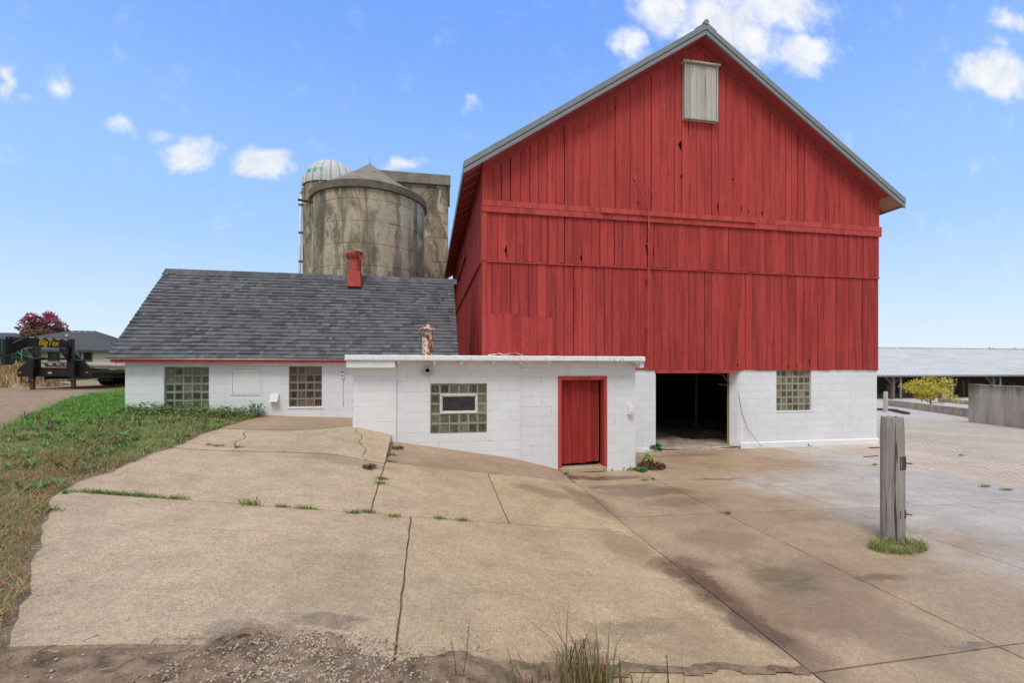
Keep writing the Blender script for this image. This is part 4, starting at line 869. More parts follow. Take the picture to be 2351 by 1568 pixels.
for k in range(nC):
    t0 = k*ex-.02; t1 = min(t0+ex+.02, sl_); x = RX0-rq.uniform(0, .2); sag = .012*math.sin(k*.9)
    while x < RX1:
        w_ = rq.choice([.08, .11, .14, .16, .19, .23]); a_, b2 = max(x, RX0-.01), min(x+w_, RX1+.01)
        if b2-a_ > .01:
            hh = rq.choice([.016, .018, .027]); s1 = .018*math.sin(a_*1.1+k*.2); s2 = .018*math.sin(b2*1.1+k*.2); c = shc()
            rs_.hexa([RP(a_, t0+s1*.4, .001), RP(b2, t0+s2*.4, .001), RP(b2, t1, .001), RP(a_, t1, .001), RP(a_, t0+s1*.4, hh+.006), RP(b2-.002, t0+s2*.4, hh+.006), RP(b2-.002, t1, .003), RP(a_, t1, .003)], c)
        x += w_
x = RX0-.03
while x < RX1:
    c = shc(); w_ = .16
    for sg in (-1, 1):
        yb_ = Yr+sg*.17; P8 = [(x, yb_, Zr-.16), (x+w_+.02, yb_, Zr-.16), (x+w_+.02, Yr, Zr+.012), (x, Yr, Zr+.012), (x, yb_, Zr-.145), (x+w_+.02, yb_, Zr-.145), (x+w_+.02, Yr, Zr+.030), (x, Yr, Zr+.036)]
        rs_.hexa(P8 if sg == -1 else [P8[3], P8[2], P8[1], P8[0], P8[7], P8[6], P8[5], P8[4]], c)
    x += w_
rs_.quad((RX0, Yr, Zr), (RX1, Yr, Zr), (RX1, 15.6, 2.4), (RX0, 15.6, 2.4), (.06, .06, .065))
ro = rs_.build('roof', M['shingle'], milk)
de = MB(); de.box(RX0+.03, RX1, Ye-.012, Ye+.03, Ze-.035, Ze-.004); de.build('drip_edge', M['drip_white'], ro)
fa = MB(); fa.box(RX0+.06, RX1-.01, Ye+.012, Ye+.035, Ze-.105, Ze-.036, (.5, .3, .2)); fa.prism([(Ye+.03, Ze-.10), (Ye+.03, Ze-.03), (Yr, Zr-.06), (15.5, Ze-.1), (15.4, Ze-.2), (Yr, Zr-.18)], 'x', RX0+.06, RX0+.085, (.5, .5, .5)); fa.build('fascia', M['red_trim'], ro)
so_ = MB(); so_.box(RX0+.06, RX1, Ye+.036, YB-.001, Ze-.06, Ze-.05); so_.build('soffit', M['white_paint'], ro)
# turbine vent near the ridge
tx, ty = atY(814.5, 640, 12.98)[0], 12.98; d_ = ty/ray(814.5, 0)[1]; Zp = lambda py: E+(850-py)/1040*d_
tb = MB(); r0, r1 = .185, .165; zb, zt_ = Zp(652)-.1, Zp(625)
tb.hexa([(tx-r0,ty-r0,zb),(tx+r0,ty-r0,zb),(tx+r0,ty+r0,zb),(tx-r0,ty+r0,zb),(tx-r1,ty-r1,zt_),(tx+r1,ty-r1,zt_),(tx+r1,ty+r1,zt_),(tx-r1,ty+r1,zt_)])
vo = tb.build('roof_vent', M['red_paint_metal'], milk, bevel=.01)
nk = MB(); z0_, z1_ = zt_, Zp(597); pr = [(.16, z0_)]
for i in range(9): z = z0_+(z1_-z0_)*(i+.5)/9; pr += [(.160, z-.012), (.166, z), (.160, z+.012)]
nk.lathe(pr+[(.16, z1_)], tx, ty, 28); nk.build('neck', M['red_paint_metal'], vo, smooth=True)
tu = MB(); z2_ = Zp(575); nv_ = 15; Hh = z2_-z1_
tu.lathe([(.10, z1_), (.11, z1_+Hh*.5), (.05, z2_-.02)], tx, ty, 16, (.2, .2, .2))
for k in range(nv_):
    a = 2*math.pi*k/nv_; prev = None
    for i in range(9):
        t = i/8; rr_ = .155+.062*math.sin(math.pi*min(1, t*1.05))**.8 if t < .9 else .12*(1-t)/.1+.03; rr_ = min(rr_, .06+.165*math.sqrt(max(0, 1-t**4)))*1.12
        aa = a+.45*t; z = z1_+Hh*(t*.97); q = [(tx+rr_*math.cos(aa), ty+rr_*math.sin(aa), z), (tx+(rr_-.035)*math.cos(aa+.24), ty+(rr_-.035)*math.sin(aa+.24), z)]
        if prev: tu.quad(prev[0], q[0], q[1], prev[1])
        prev = q
tu.lathe([(.07, z2_-.035), (.065, z2_-.01), (.001, z2_)], tx, ty, 16); tu.build('turbine', M['red_paint_metal'], vo)
# low wall at the far corner of the barn
lw = MB(); lw.box(13.10, 14.2, 12.2, 12.4, -.3, .70); tag(lw.build('low_wall', M['block_barn'], bevel=.006), 'short low white block wall beside the right corner of the barn', 'wall')
# ================================================================== SILOS
SX, SY = cam2w(-6.49, 20.7); SR = 2.45
silo = empty('concrete_silo', (SX, SY, 1.3)); tag(silo, 'stained round concrete silo with a low conical cap, nearest of the silos', 'silo')
b1 = MB(); b1.lathe([(SR, 0), (SR, 9.62)], SX, SY, 96); b1.build('wall', M['silo_concrete'], silo, smooth=True)
b1 = MB(); b1.lathe([(SR-.1, 9.56), (SR+.10, 9.60), (SR+.11, 9.88), (SR+.02, 9.92), (SR-.5, 9.93)], SX, SY, 96); b1.build('rim', M['rim_conc'], silo)
b1 = MB(); pr = []
for i in range(15):
    t = i/14; pr.append((2.44*(1-t)+.001, 9.94+1.72*(.88*t+.12*t*t)))
b1.lathe(pr, SX, SY, 64); b1.tube([(SX, SY, 11.55), (SX, SY, 11.95)], .012, 5); b1.build('cone_roof', M['cone_conc'], silo, smooth=True)
b1 = MB(); a = atD(697+16, 449, 19.4); b1.tube([(SX-2.2, SY-1.1, 9.35), (SX-2.75, SY-1.25, 9.35)], .05, 6); b1.build('bracket', M['steel_rusty'], silo)
S2X, S2Y = cam2w(-12.57, 31.6)
s2 = empty('domed_silo', (S2X, S2Y, 1.3)); tag(s2, 'tall stave silo with a pale ribbed metal dome, behind the cone-capped silo', 'silo')
b1 = MB(); b1.lathe([(1.84, 0), (1.84, 14.75)], S2X, S2Y, 72, mod=lambda t: 1+.006*math.cos(24*t)); b1.build('wall', M['silo_far'], s2, smooth=True)
b1 = MB(); pr = [(1.90, 14.70)]+[(1.90*math.cos(t*math.pi/2*1.0)+.001, 14.78+1.95*math.sin(t*math.pi/2)) for t in [i/14 for i in range(15)]]
b1.lathe(pr, S2X, S2Y, 200, mod=lambda t: 1+.022*max(0, math.cos(20*t))**6)
b1.c = [((.95,)*3 if math.cos(20*math.pi*2*((k % 200)+.5)/200) < -.75 else (.3,)*3) for k in range(len(b1.f))]; b1.build('dome', M['dome_metal'], s2, smooth=True)
b1 = MB(); P = [atD(x, y, 30.6) for x, y in ((700, 427), (697, 428), (693.5, 431), (691.5, 437), (690.5, 445))]; b1.tube(P, .10, 8)
bot = atD(687.5, 640, 30.6); b1.tube([P[-1], bot, (bot[0], bot[1], 1)], .085, 8); fp = b1.build('fill_pipe', M['pvc'], s2, smooth=True)
b1 = MB()
for y in (470, 534, 600): q = atD(689.5, y, 30.6); b1.box(q[0]-.11, q[0]+.5, q[1]-.1, q[1]+.1, q[2]-.05, q[2]+.05)
build_each(b1, 'strap', M['metal_dark'], fp)
tw = empty('concrete_tower', (-1., 26.5, 1.3)); tag(tw, 'square flat-roofed concrete tower behind the silos, right beside the barn', 'tower')
b1 = MB(); b1.box(-3.2, 1.12, 25.2, 28.5, 0, 12.35); b1.build('wall', M['tower_concrete'], tw)
b1 = MB(); b1.box(-3.3, 1.24, 25.05, 28.6, 12.35, 12.92); b1.build('roof_slab', M['cone_conc'], tw, bevel=.03)
b1 = MB(); b1.box(1.10, 1.2, 25.1, 25.2, 11.2, 12.35); b1.build('downpipe', M['steel_rusty'], tw)
# ================================================================== TRAILER
tr_o = cam2w(-16.53, 16.4); TZ = 1.47
trl = empty('gooseneck_trailer', (tr_o[0], tr_o[1], TZ), R(3)); tag(trl, 'black gooseneck flatbed trailer parked on the dirt track', 'trailer')
def tb_(name, fn, m, parent=None, **k):
    b = MB(); fn(b); return b.build(name, M[m], parent or trl, local=True, **k)
def neck(sd):
    def f(b):
        x = .55*sd; pts = [(x, 0, 1.70), (x*.55, -1.64, 1.70), (.05*sd, -2.07, 1.40)]; hs = [.30, .30, .30]
        for (p, q) in ((0, 1), (1, 2)):
            a, c = pts[p], pts[q]
            b.hexa([(a[0]-.05,a[1],a[2]-.18),(c[0]-.05,c[1],c[2]-.18),(c[0]+.05,c[1],c[2]-.18),(a[0]+.05,a[1],a[2]-.18),(a[0]-.05,a[1],a[2]+.14),(c[0]-.05,c[1],c[2]+.14),(c[0]+.05,c[1],c[2]+.14),(a[0]+.05,a[1],a[2]+.14)])
        b.prism([(0, 1.5), (-.55, 1.5), (0, .95)], 'x', x-.04, x+.04)
    return f
for sd in (-1, 1): tb_('neck_beam', neck(sd), 'black_paint', bevel=.008)
for x in (-.66, .55):
    tb_('upright', lambda b: (b.box(x-.10, x+.10, -.06, .08, .70, 1.86), b.box(x-.11, x+.11, -.07, .09, 1.5, 1.87)), 'black_paint', bevel=.01)
tb_('coupler', lambda b: (b.tube([(0, -2.07, 1.72), (0, -2.07, 1.05)], .12, 12), b.tube([(0, -2.07, 1.1), (0, -2.07, .90)], .15, 12), b.tube([(0, -2.07, 1.72), (0, -2.07, 1.80)], .03, 6), b.box(-.18, .18, -2.19, -1.95, 1.15, 1.22), b.box(.08, .2, -2.15, -2.0, .93, 1.1)), 'black_paint')
tb_('safety_chain', lambda b: [b.tube([(.2, -1.75, 1.62-.045*i), (.2+.012*(-1)**i, -1.75, 1.60-.045*i)], .014, 5) for i in range(13)], 'alum')
tb_('cross_bar', lambda b: b.box(-.55, .52, -.02, .04, 1.10, 1.18), 'black_paint'); tb_('cross_bar', lambda b: b.box(-.55, .52, -.02, .02, .98, 1.0), 'black_paint'); tb_('cross_bar', lambda b: b.box(-.3, .3, -1.69, -1.6, 1.56, 1.8), 'black_paint')
tb_('front_frame', lambda b: (b.box(-1.30, 1.30, -.05, .12, .50, .77), b.prism([(-1.30, .77), (-.77, .77), (-.77, 1.18), (-.86, 1.13)], 'y', -.04, .05), b.prism([(.73, .77), (1.30, .77), (1.24, .88), (.73, 1.36)], 'y', -.04, .05), b.box(-1.16, -1.13, -.08, -.05, .3, .5), b.box(-.9, -.87, -.08, -.05, .3, .5), b.box(-1.2, -.83, -.09, -.04, .28, .31)), 'black_paint', bevel=.006)
trl.scale = (.83, 1, 1)
for x in (-.66, .80):
    lg = tb_('landing_leg', lambda b: (b.box(x-.07, x+.07, -.26, -.12, .45, 1.12), b.box(x-.055, x+.055, -.245, -.135, .03, .47), b.box(x-.09, x+.0, -.3, -.2, .32, .36), b.box(x-.10, x+.10, -.30, -.08, 0, .03)), 'black_paint', bevel=.004)
    tb_('lower_tube', lambda b: b.box(x-.057, x+.057, -.247, -.133, .06, .44), 'steel_rusty', lg)
tb_('crank', lambda b: b.tube([(.80, -.2, 1.09), (1.15, -.2, 1.08), (1.2, -.2, 1.12), (1.2, -.2, 1.0)], .02, 6), 'black_paint')
tb_('air_hose', lambda b: b.tube([(-.7, -.9, 1.50), (-.5, -.9, 1.25), (-.2, -.6, 1.13), (-.1, -.4, 1.2), (-.05, -.3, 1.5)], .014, 6), 'metal_grey')
for q_ in ((1.22, 1.30, .13, 8.5, .62, .80), (-1.30, -1.22, .13, 8.5, .62, .80), (1.301, 1.36, .3, 8.5, .74, .79)): tb_('side_rail', lambda b: b.box(*q_), 'black_paint')
for q_ in ((-.5, -.4, .13, 8.4, .40, .70), (.4, .5, .13, 8.4, .40, .70)): tb_('main_beam', lambda b: b.box(*q_), 'black_paint')
tb_('rub_rail', lambda b: b.box(1.30, 1.345, .25, 8.5, .80, .835), 'rail_white')
tb_('deck', lambda b: [b.box(-1.21+i*.2, -1.21+i*.2+.19, .14, 8.5, .80, .84) for i in range(12)], 'deck_wood')
def tape(b):
    for i in range(9): b.box(1.3605, 1.364, .5+i*.9, .5+i*.9+.45, .745, .785)
def tape2(b):
    for i in range(9): b.box(1.3605, 1.364, .95+i*.9, 1.40+i*.9, .745, .785)
for f_, m_ in ((tape, 'tape_red'), (tape2, 'rail_white')):
    b = MB(); f_(b); build_each(b, 'reflector_tape', M[m_], trl, local=True)
def nt_(b, off):
    for i in range(5):
        t0 = (i+off)/5.; t1 = t0+.1
        P = lambda t, z: (.55-.2475*t+.055+.003, -1.64*t, z)
        b.hexa([P(t0,1.80),P(t1,1.80),(P(t1,0)[0]-.003,P(t1,0)[1],1.80),(P(t0,0)[0]-.003,P(t0,0)[1],1.80),P(t0,1.835),P(t1,1.835),(P(t1,0)[0]-.003,P(t1,0)[1],1.835),(P(t0,0)[0]-.003,P(t0,0)[1],1.835)])
for o_, m_ in ((0, 'tape_red'), (.5, 'rail_white')):
    b = MB(); nt_(b, o_); build_each(b, 'reflector_tape', M[m_], trl, local=True)
for x in (-1.2, 1.2): tb_('marker_light', lambda b: b.box(x-.04, x+.04, -.062, -.05, .62, .67), 'orange_lens')
tb_('sticker', lambda b: b.box(.50, .60, -.082, -.071, 1.72, 1.80), 'gold_sticker'); tb_('sticker', lambda b: b.box(.50, .60, -.082, -.071, 1.60, 1.70), 'pink_sticker')
tb_('badge', lambda b: b.prism([(-.24, .62), (-.20, .60), (-.10, .60), (-.07, .63), (-.10, .67), (-.22, .67)], 'y', -.056, -.05), 'alum')
tb_('tool_step', lambda b: (b.box(1.16, 1.19, .6, .63, .35, .62), b.box(1.16, 1.19, 1.2, 1.23, .35, .62), b.box(1.12, 1.3, .5, 1.3, .33, .36)), 'black_paint')
for sd in (-1, 1):
    for yy in (4.5, 5.5):
        for xo in (.78, 1.08):
            x = sd*xo; wb = MB(); wb.lathe([(.20, -.10), (.38, -.12), (.41, -.09), (.415, 0), (.41, .09), (.38, .12), (.20, .10)], 0, 0, 28)
            wb.v = [(x+p[2], yy+p[0], .46+p[1]) for p in wb.v]; wo = wb.build('wheel', M['tyre'], trl, local=True, smooth=True)
            if xo > 1 or sd < 0:
                wb = MB(); wb.lathe([(.21, 0), (.19, -.04), (.08, -.03), (.001, .03)], 0, 0, 20); wb.v = [(x+p[2]*sd+.05*sd, yy+p[0], .46+p[1]) for p in wb.v]; wb.build('rim', M['metal_grey'], wo, local=True, smooth=True)
def text_mesh(name, body, size, mat, parent, loc, rot, shear=0., off=0., ext=.004):
    cu = bpy.data.curves.new('lettering', 'FONT'); cu.body = body; cu.size = size; cu.extrude = ext; cu.offset = off; cu.shear = shear; cu.align_x = 'CENTER'; cu.space_character = .95
    to = bpy.data.objects.new('t', cu); col.objects.link(to); bpy.context.view_layer.update()
    me = bpy.data.meshes.new_from_object(to.evaluated_get(bpy.context.evaluated_depsgraph_get())); bpy.data.objects.remove(to)
    me.materials.clear(); me.materials.append(M[mat]); o = bpy.data.objects.new(name, me); col.objects.link(o); o.parent = parent; o.location = loc; o.rotation_euler = rot; return o
# side lettering on the near neck beam (its outer face looks toward +x)
ang_b = math.atan2(1.64, .2475)   # direction of the beam outer face
text_mesh('lettering', 'BigTex', .29, 'yellow_paint', trl, (.55-.2475*.57+.058, -1.64*.57, 1.585), (R(90), 0, ang_b), .25, .006)
text_mesh('lettering', 'BIG TEX TRAILERS', .06, 'yellow_paint', trl, (1.367, 1.55, .742), (R(90), 0, R(90)), 0, .001)
# load of pipes behind the uprights and a plank
for i in range(7):
    x = -.50+i*.17; z = .93 if i % 3 != 1 else .93; y0 = .35+.12*(i % 3)
    o = bpy.data.objects.new('white_pipe', bpy.data.meshes.new('white_pipe')); bpy.data.objects.remove(o)
    b = MB(); c_, s_i = math.cos(R(3)), math.sin(R(3))
    def TW(p): return (tr_o[0]+p[0]*c_-p[1]*s_i, tr_o[1]+p[0]*s_i+p[1]*c_, TZ+p[2])
    r_ = .075; zz = .925 if i % 2 == 0 else .93
    b.tube([TW((x, y0, zz)), TW((x, y0+5, zz))], r_, 14, cap=False); b.tube([TW((x, y0+.01, zz)), TW((x, y0+5, zz))], r_-.01, 14, cap=False)
    tag(b.build('white_pipe', M['pvc'], smooth=True), 'open-ended white pipe lying among others on the trailer deck', 'pipe', 'white pipes loaded on the trailer')
b = MB(); b.hexa([TW((-.25,.5,1.01)),TW((.45,.4,1.01)),TW((.45,.6,1.01)),TW((-.25,.7,1.01)),TW((-.25,.5,1.05)),TW((.45,.4,1.05)),TW((.45,.6,1.05)),TW((-.25,.7,1.05))]); tag(b.build('plank', M['raw_wood']), 'short pale plank laid across the white pipes on the trailer', 'plank')
# ================================================================== FAR HOUSES
def house(name, x0, x1, y0, y1, zg, zw, rz, hip, label, wins, chim=False, vents=()):
    h = empty(name, ((x0+x1)/2, y0, zg)); tag(h, label, 'house')
    b = MB(); b.box(x0, x1, y0, y1, zg-1, zw); b.build('wall', M['siding_beige'], h)
    b = MB(); ym = (y0+y1)/2; o = .5; A, B, C, D = (x0-o, y0-o, zw), (x1+o, y0-o, zw), (x1+o, y1+o, zw), (x0-o, y1+o, zw); hl, hr = hip if isinstance(hip, tuple) else (hip, hip); L, Rr = (x0+hl, ym, rz), (x1-hr, ym, rz)
    b.quad(A, B, Rr, L); b.tri(B, C, Rr); b.quad(C, D, L, Rr); b.tri(D, A, L); b.box(x0-o, x1+o, y0-o, y1+o, zw-.22, zw-.002); rf_ = b.build('roof', M['far_roof'], h)
    for (vx_, t) in vents:
        b = MB(); z = rz-.35*t; b.box(vx_-.12, vx_+.12, ym-1.0*t-.12, ym-1.0*t+.08, z-.22, z-.02 if t < 1 else z+.05); b.build('roof_vent', M['alum'], rf_)
    for (ax_, a, c, z0, z1) in wins:
        b = MB()
        if ax_ == 'y': b.box(a, c, y0-.05, y0-.01, z0, z1)
        else: b.box(x1+.01, x1+.05, a, c, z0, z1)
        w_ = b.build('window', M['shutter_dark'], h)
        b = MB(); m_ = .3 if c-a > 1 else .1
        if ax_ == 'y': b.box(a+m_, c-m_, y0-.07, y0-.055, z0+.15, z1-.15)
        else: b.box(x1+.055, x1+.07, a+m_, c-m_, z0+.15, z1-.15)
        b.build('pane', M['dark_glass'], w_)
    b = MB(); b.tube([(x1+.1, y0+.3, zw-.2), (x1+.1, y0-.06, zw-.5), (x1+.1, y0-.06, zg)], .06, 6); b.build('downpipe', M['metal_dark'], h); b = MB(); b.tube([(x1-3.1, y0-.06, zw-.2), (x1-3.1, y0-.06, zg)], .06, 6); b.build('downpipe', M['metal_dark'], h)
house('house', -44.5, -31.5, 53.2, 60.8, 1.5, 4.25, 6.5, (6.7, 4.2), 'beige sided house with a dark hipped roof, behind the trailer', [('y', -37.4, -36.4, 3.1, 4.05), ('y', -34.35, -33.55, 3.1, 4.05), ('y', -40.2, -39.4, 3.1, 4.05)], vents=[(-37.6, .25), (-37.0, .25), (-36.4, .25), (-35.8, .25), (-37.3, 1.5)])
hx_, hy_ = cam2w(-62, 54)
house('house', hx_-8, hx_+3.5, hy_, hy_+9, 1.5, 4.8, 7.0, 4.5, 'dark roofed house at the far left edge, mostly behind evergreens', [('y', hx_-3, hx_-1.5, 2.4, 4.0)])
# ================================================================== TREES
def crown(n, pts, size, cols, seed, flat=.7, quad=True):
    rg = np.random.RandomState(seed); b = MB()
    for _ in range(n):
        c, r = pts[rg.randint(len(pts))]; d = rg.normal(size=3); d /= np.linalg.norm(d); rr = r*(.35+.75*rg.rand()**.5); p = np.array(c)+d*rr*np.array([1, 1, flat])
        a = rg.normal(size=3); a /= np.linalg.norm(a); u = np.cross(a, rg.normal(size=3)); u /= np.linalg.norm(u); v = np.cross(a, u); s = size*rg.uniform(.6, 1.3)
        cc = cols(p, rg); b.quad(p-u*s*.5, p-v*s*.35, p+u*s*.6, p+v*s*.35, cc)
    return b
def tree(name, x, y, z, h, w, cols, label, leaf, n, seed, trunk_h=.25, nb=9, cat='tree', group=None, spread=1., flat=.75, open_=.26, fill=0, fr=.42, fc=.55):
    rt_ = empty(name, (x, y, z)); tag(rt_, label, cat, group); rg = random.Random(seed); t = MB(); pts = []
    r0 = h*.022; t.tube([(x, y, z-.2), (x+.01*h, y, z+h*trunk_h), (x-.01*h, y, z+h*.65)], [r0*1.3, r0, r0*.45], 8)
    for k in range(nb):
        a = 2*math.pi*k/nb+rg.uniform(-.4, .4); t0 = rg.uniform(trunk_h*.8, .6); zz = z+h*t0; lr = w*.5*rg.uniform(.55, .95)*spread; up_ = h*rg.uniform(.12, .38)*(1-.3*t0)
        e = (x+lr*math.cos(a), y+lr*math.sin(a), min(zz+up_, z+h*.93)); m_ = (x+lr*.5*math.cos(a), y+lr*.5*math.sin(a), zz+up_*.35)
        t.tube([(x, y, zz), m_, e], [r0*.55, r0*.35, r0*.12], 6)
        pts += [(e, w*open_*.5*rg.uniform(.7, 1.3)), (m_, w*open_*.45*rg.uniform(.6, 1.2)), ((e[0]*.6+m_[0]*.4, e[1]*.6+m_[1]*.4, e[2]+h*.05), w*open_*.45)]
        if rg.random() < .8:
            e2 = (e[0]+rg.uniform(-.16, .16)*w, e[1]+rg.uniform(-.16, .16)*w, e[2]-h*rg.uniform(.02, .14)); t.tube([m_, e2], [r0*.25, r0*.08], 5); pts.append((e2, w*open_*.42))
    pts += [((x+rg.uniform(-.1, .1)*w, y+rg.uniform(-.1, .1)*w, z+h*rg.uniform(.7, .92)), w*open_*.55) for _ in range(5)]
    for _ in range(fill):
        v = np.array([rg.gauss(0, 1) for _ in range(3)]); v /= np.linalg.norm(v); q = rg.random()**.4
        pts.append(((x+v[0]*q*w*.43, y+v[1]*q*w*.43, z+h*fc+v[2]*q*h*fr), w*open_*rg.uniform(.25, .5)))
    t.build('trunk', M['shed_wood'], rt_); crown(n, pts, leaf, cols, seed, flat).build('crown', M['leaf'], rt_); return rt_
def mar(p, rg):
    t = clamp((p[2]-6.4)/2.4+rg.uniform(-.35, .35)); v = rg.uniform(.6, 1.35); return ((.22+.24*t)*v, (.24-.155*t)*v, (.11+.075*t)*v)
tx_, ty_ = cam2w(-1.03*58, 58)
tree('maple_tree', tx_, ty_, 1.5, 8.3, 5.2, mar, 'round tree with maroon upper leaves and green lower leaves behind the trailer', .25, 13000, 4, .15, 13, fill=110, fr=.36, fc=.60, spread=.8)
gc = lambda p, rg: tuple(v*q for v, q in zip((.07, .17, .08), [rg.uniform(.6, 1.5)]*3))
for k, (px, d, h, w_, lab) in enumerate([(8, 40, 3.6, 2.6, 'dark green evergreen at the far left edge beyond the trailer neck'), (42, 44, 3.0, 2.4, 'rounded green shrub between the evergreen and the brown fence'), (-30, 40, 4.2, 3, 'evergreen beyond the left edge of the trailer neck, farthest left')]):
    u = (px-1175)/1040; X, Y = cam2w(u*d, d); tree('evergreen_shrub', X, Y, 1.45, h, w_, gc, lab, .22, 2600, 30+k, .05, 9, 'shrub', fill=26, fr=.42, fc=.5)
bf = MB(); X, Y = cam2w(-1.10*42, 42); X2, Y2 = cam2w(-1.045*44, 44); n = 14
for i in range(n): xa, ya = X+(X2-X)*i/n, Y+(Y2-Y)*i/n; xb, yb2 = X+(X2-X)*(i+.9)/n, Y+(Y2-Y)*(i+.9)/n; bf.hexa([(xa,ya,1),(xb,yb2,1),(xb,yb2+.04,1),(xa,ya+.04,1),(xa,ya,3.1),(xb,yb2,3.1),(xb,yb2+.04,3.1),(xa,ya+.04,3.1)], (rb.random(),)*3)
bf.build; fo_ = bf.build('board_fence', M['steel_rusty']); tag(fo_, 'brown board fence behind the trailer neck', 'fence')
yel = lambda p, rg: (lambda v, g: ((.62-.28*g)*v, (.54-.06*g)*v, .09*v))(rg.uniform(.7, 1.25), clamp(.45-(p[0]-28.8)*.28+rg.uniform(-.3, .3)))
yx, yy_ = cam2w(.923*31, 31); yz = T(yx, yy_)
tree('yellow_sapling', yx, yy_, yz, 2.28, 2.9, yel, 'small bushy tree with yellow autumn leaves behind the low concrete kerb', .10, 4300, 9, .16, 13, 'tree', None, 1., .75, .22, fill=26, fr=.34, fc=.58)
dkc = lambda p, rg: tuple(v*rg.uniform(.6, 1.4) for v in (.10, .10, .07))
for k, (px, d, h) in enumerate([(2140, 95, 8.6), (2285, 100, 8.6), (2308, 98, 8.5), (2348, 100, 8.7)]):
    u = (px-1175)/1040; X, Y = cam2w(u*d, d); tree('distant_tree', X, Y, -1.2, h, 4.2, dkc, ['leftmost bare treetop just showing above the shed ridge', 'treetop showing above the shed ridge, second from left', 'treetop showing above the shed ridge, third from left', 'treetop above the shed ridge at the right edge'][k], .35, 700, 60+k, .3, 8, group='treetops beyond the cattle shed')
# ================================================================== CATTLE SHED
zg = T(45, 41); SH0, SH1, SYf, SYr, SYb = 26.0, 112.0, 40.3, 46.3, 52.5
shed = empty('cattle_shed', (48, SYf, zg)); tag(shed, 'long open-fronted shed with a grey corrugated roof beyond the yard', 'shed')
eY = SYf-.6; de_ = lambda px, Y: Y/ray(px, 0)[1]
zE = E-10.5/1040*de_(2180, eY); zR = E+49.5/1040*de_(2180, SYr)
b = MB(); b.hexa([(SH0,eY,zE-.04),(SH1,eY,zE-.04),(SH1,SYr,zR-.04),(SH0,SYr,zR-.04),(SH0,eY,zE),(SH1,eY,zE),(SH1,SYr,zR),(SH0,SYr,zR)]); b.hexa([(SH0,SYr,zR-.04),(SH1,SYr,zR-.04),(SH1,SYb,zE-.04),(SH0,SYb,zE-.04),(SH0,SYr,zR),(SH1,SYr,zR),(SH1,SYb,zE),(SH0,SYb,zE)]); b.build('roof', M['shed_roof'], shed)
b = MB(); x = SH0
while x < SH1: b.box(x, x+.9, SYr-.12, SYr+.12, zR+.02, zR+.12); x += 1.15
b.build('ridge_vent', M['rail_white'], shed)
b = MB(); b.box(SH0, SH1, eY+.02, eY+.06, zE-.20, zE-.045); b.build('eave_board', M['metal_grey'], shed)
b = MB(); wall_holes(b, SH0, SH1, zg-.5, zE-.045, SYb-.3, SYb-.1, [(39.0+i*5.6, 42.0+i*5.6, zE-.75, zE-.25) for i in range(3)]+[(33.5, 35.0, zE-.75, zE-.25)]); b.build('rear_wall', M['shed_wood'], shed)
b = MB(); b.quad((SH0, SYf+.05, zg+.02), (SH1, SYf+.05, zg+.02), (SH1, SYb-.2, zg+.02), (SH0, SYb-.2, zg+.02)); b.build('floor', M['barn_floor'], shed)
tlm = NB('translucent_panel'); tt = tlm.n('ShaderNodeBsdfTranslucent', None, {'Color': (.85, .62, .18, 1)}); tlm.t.links.new(tt.outputs[0], tlm.out.inputs[0]); M['tl'] = tlm.m
for i, xx in enumerate([39.0, 44.6, 50.2, 33.5]):
    b = MB(); b.box(xx, xx+(3.0 if i < 3 else 1.5), SYb-.24, SYb-.22, zE-.75, zE-.25); pnl = b.build('skylight_panel', M['tl'], shed)
for px in (2048, 2166, 2277, 2395):
    X = atY(px, 880, SYf)[0]; b = MB(); zb_ = T(X, SYf)-.3
    b.box(X-.15, X+.15, SYf-.15, SYf+.15, zb_, zE-.1, (.5, .5, .5)); 
    for sg in (-1, 1): b.hexa([(X+sg*.1-.05,SYf-.08,zE-1.05),(X+sg*.1+.05,SYf-.08,zE-1.05),(X+sg*.1+.05,SYf+.08,zE-1.05),(X+sg*.1-.05,SYf+.08,zE-1.05),(X+sg*1.0-.05,SYf-.08,zE-.15),(X+sg*1.0+.05,SYf-.08,zE-.15),(X+sg*1.0+.05,SYf+.08,zE-.15),(X+sg*1.0-.05,SYf+.08,zE-.15)], (.7, .5, .5))
    b.build('post', M['shed_wood'], shed)
    b = MB(); b.box(X+.66, X+.86, SYf-.3, SYf-.2, zb_, zE-.3); b.build('green_post', M['green_paint'], shed)
for px, zt in ((2036, 1.5), (2071, 1.25), (2188, 1.25), (2210, 1.9), (2222, 1.9), (2247, 1.6), (2319, 1.7)):
    X = atY(px, 880, SYf+2)[0]; b = MB(); b.box(X-.09, X+.09, SYf+1.9, SYf+2.1, zg-.2, zg+zt); b.build('inner_post', M['shed_wood'], shed)
b = MB()
for z in (.35, .7, 1.05): b.box(SH0, 52, SYf+4, SYf+4.08, zg+z, zg+z+.10)
b.box(SH0, 58, SYf+3, SYf+3.6, zg, zg+.4); b.build('feed_rail', M['shed_wood'], shed)
b = MB(); X = atY(2170, 900, SYf-.4)[0]; b.box(X-.5, X+.45, SYf-.5, SYf-.3, zg-.1, zg+.95); tag(b.build('feed_barrel', M['kerb_conc'], bevel=.15), 'pale block standing behind the yellow-leaved sapling', 'block')
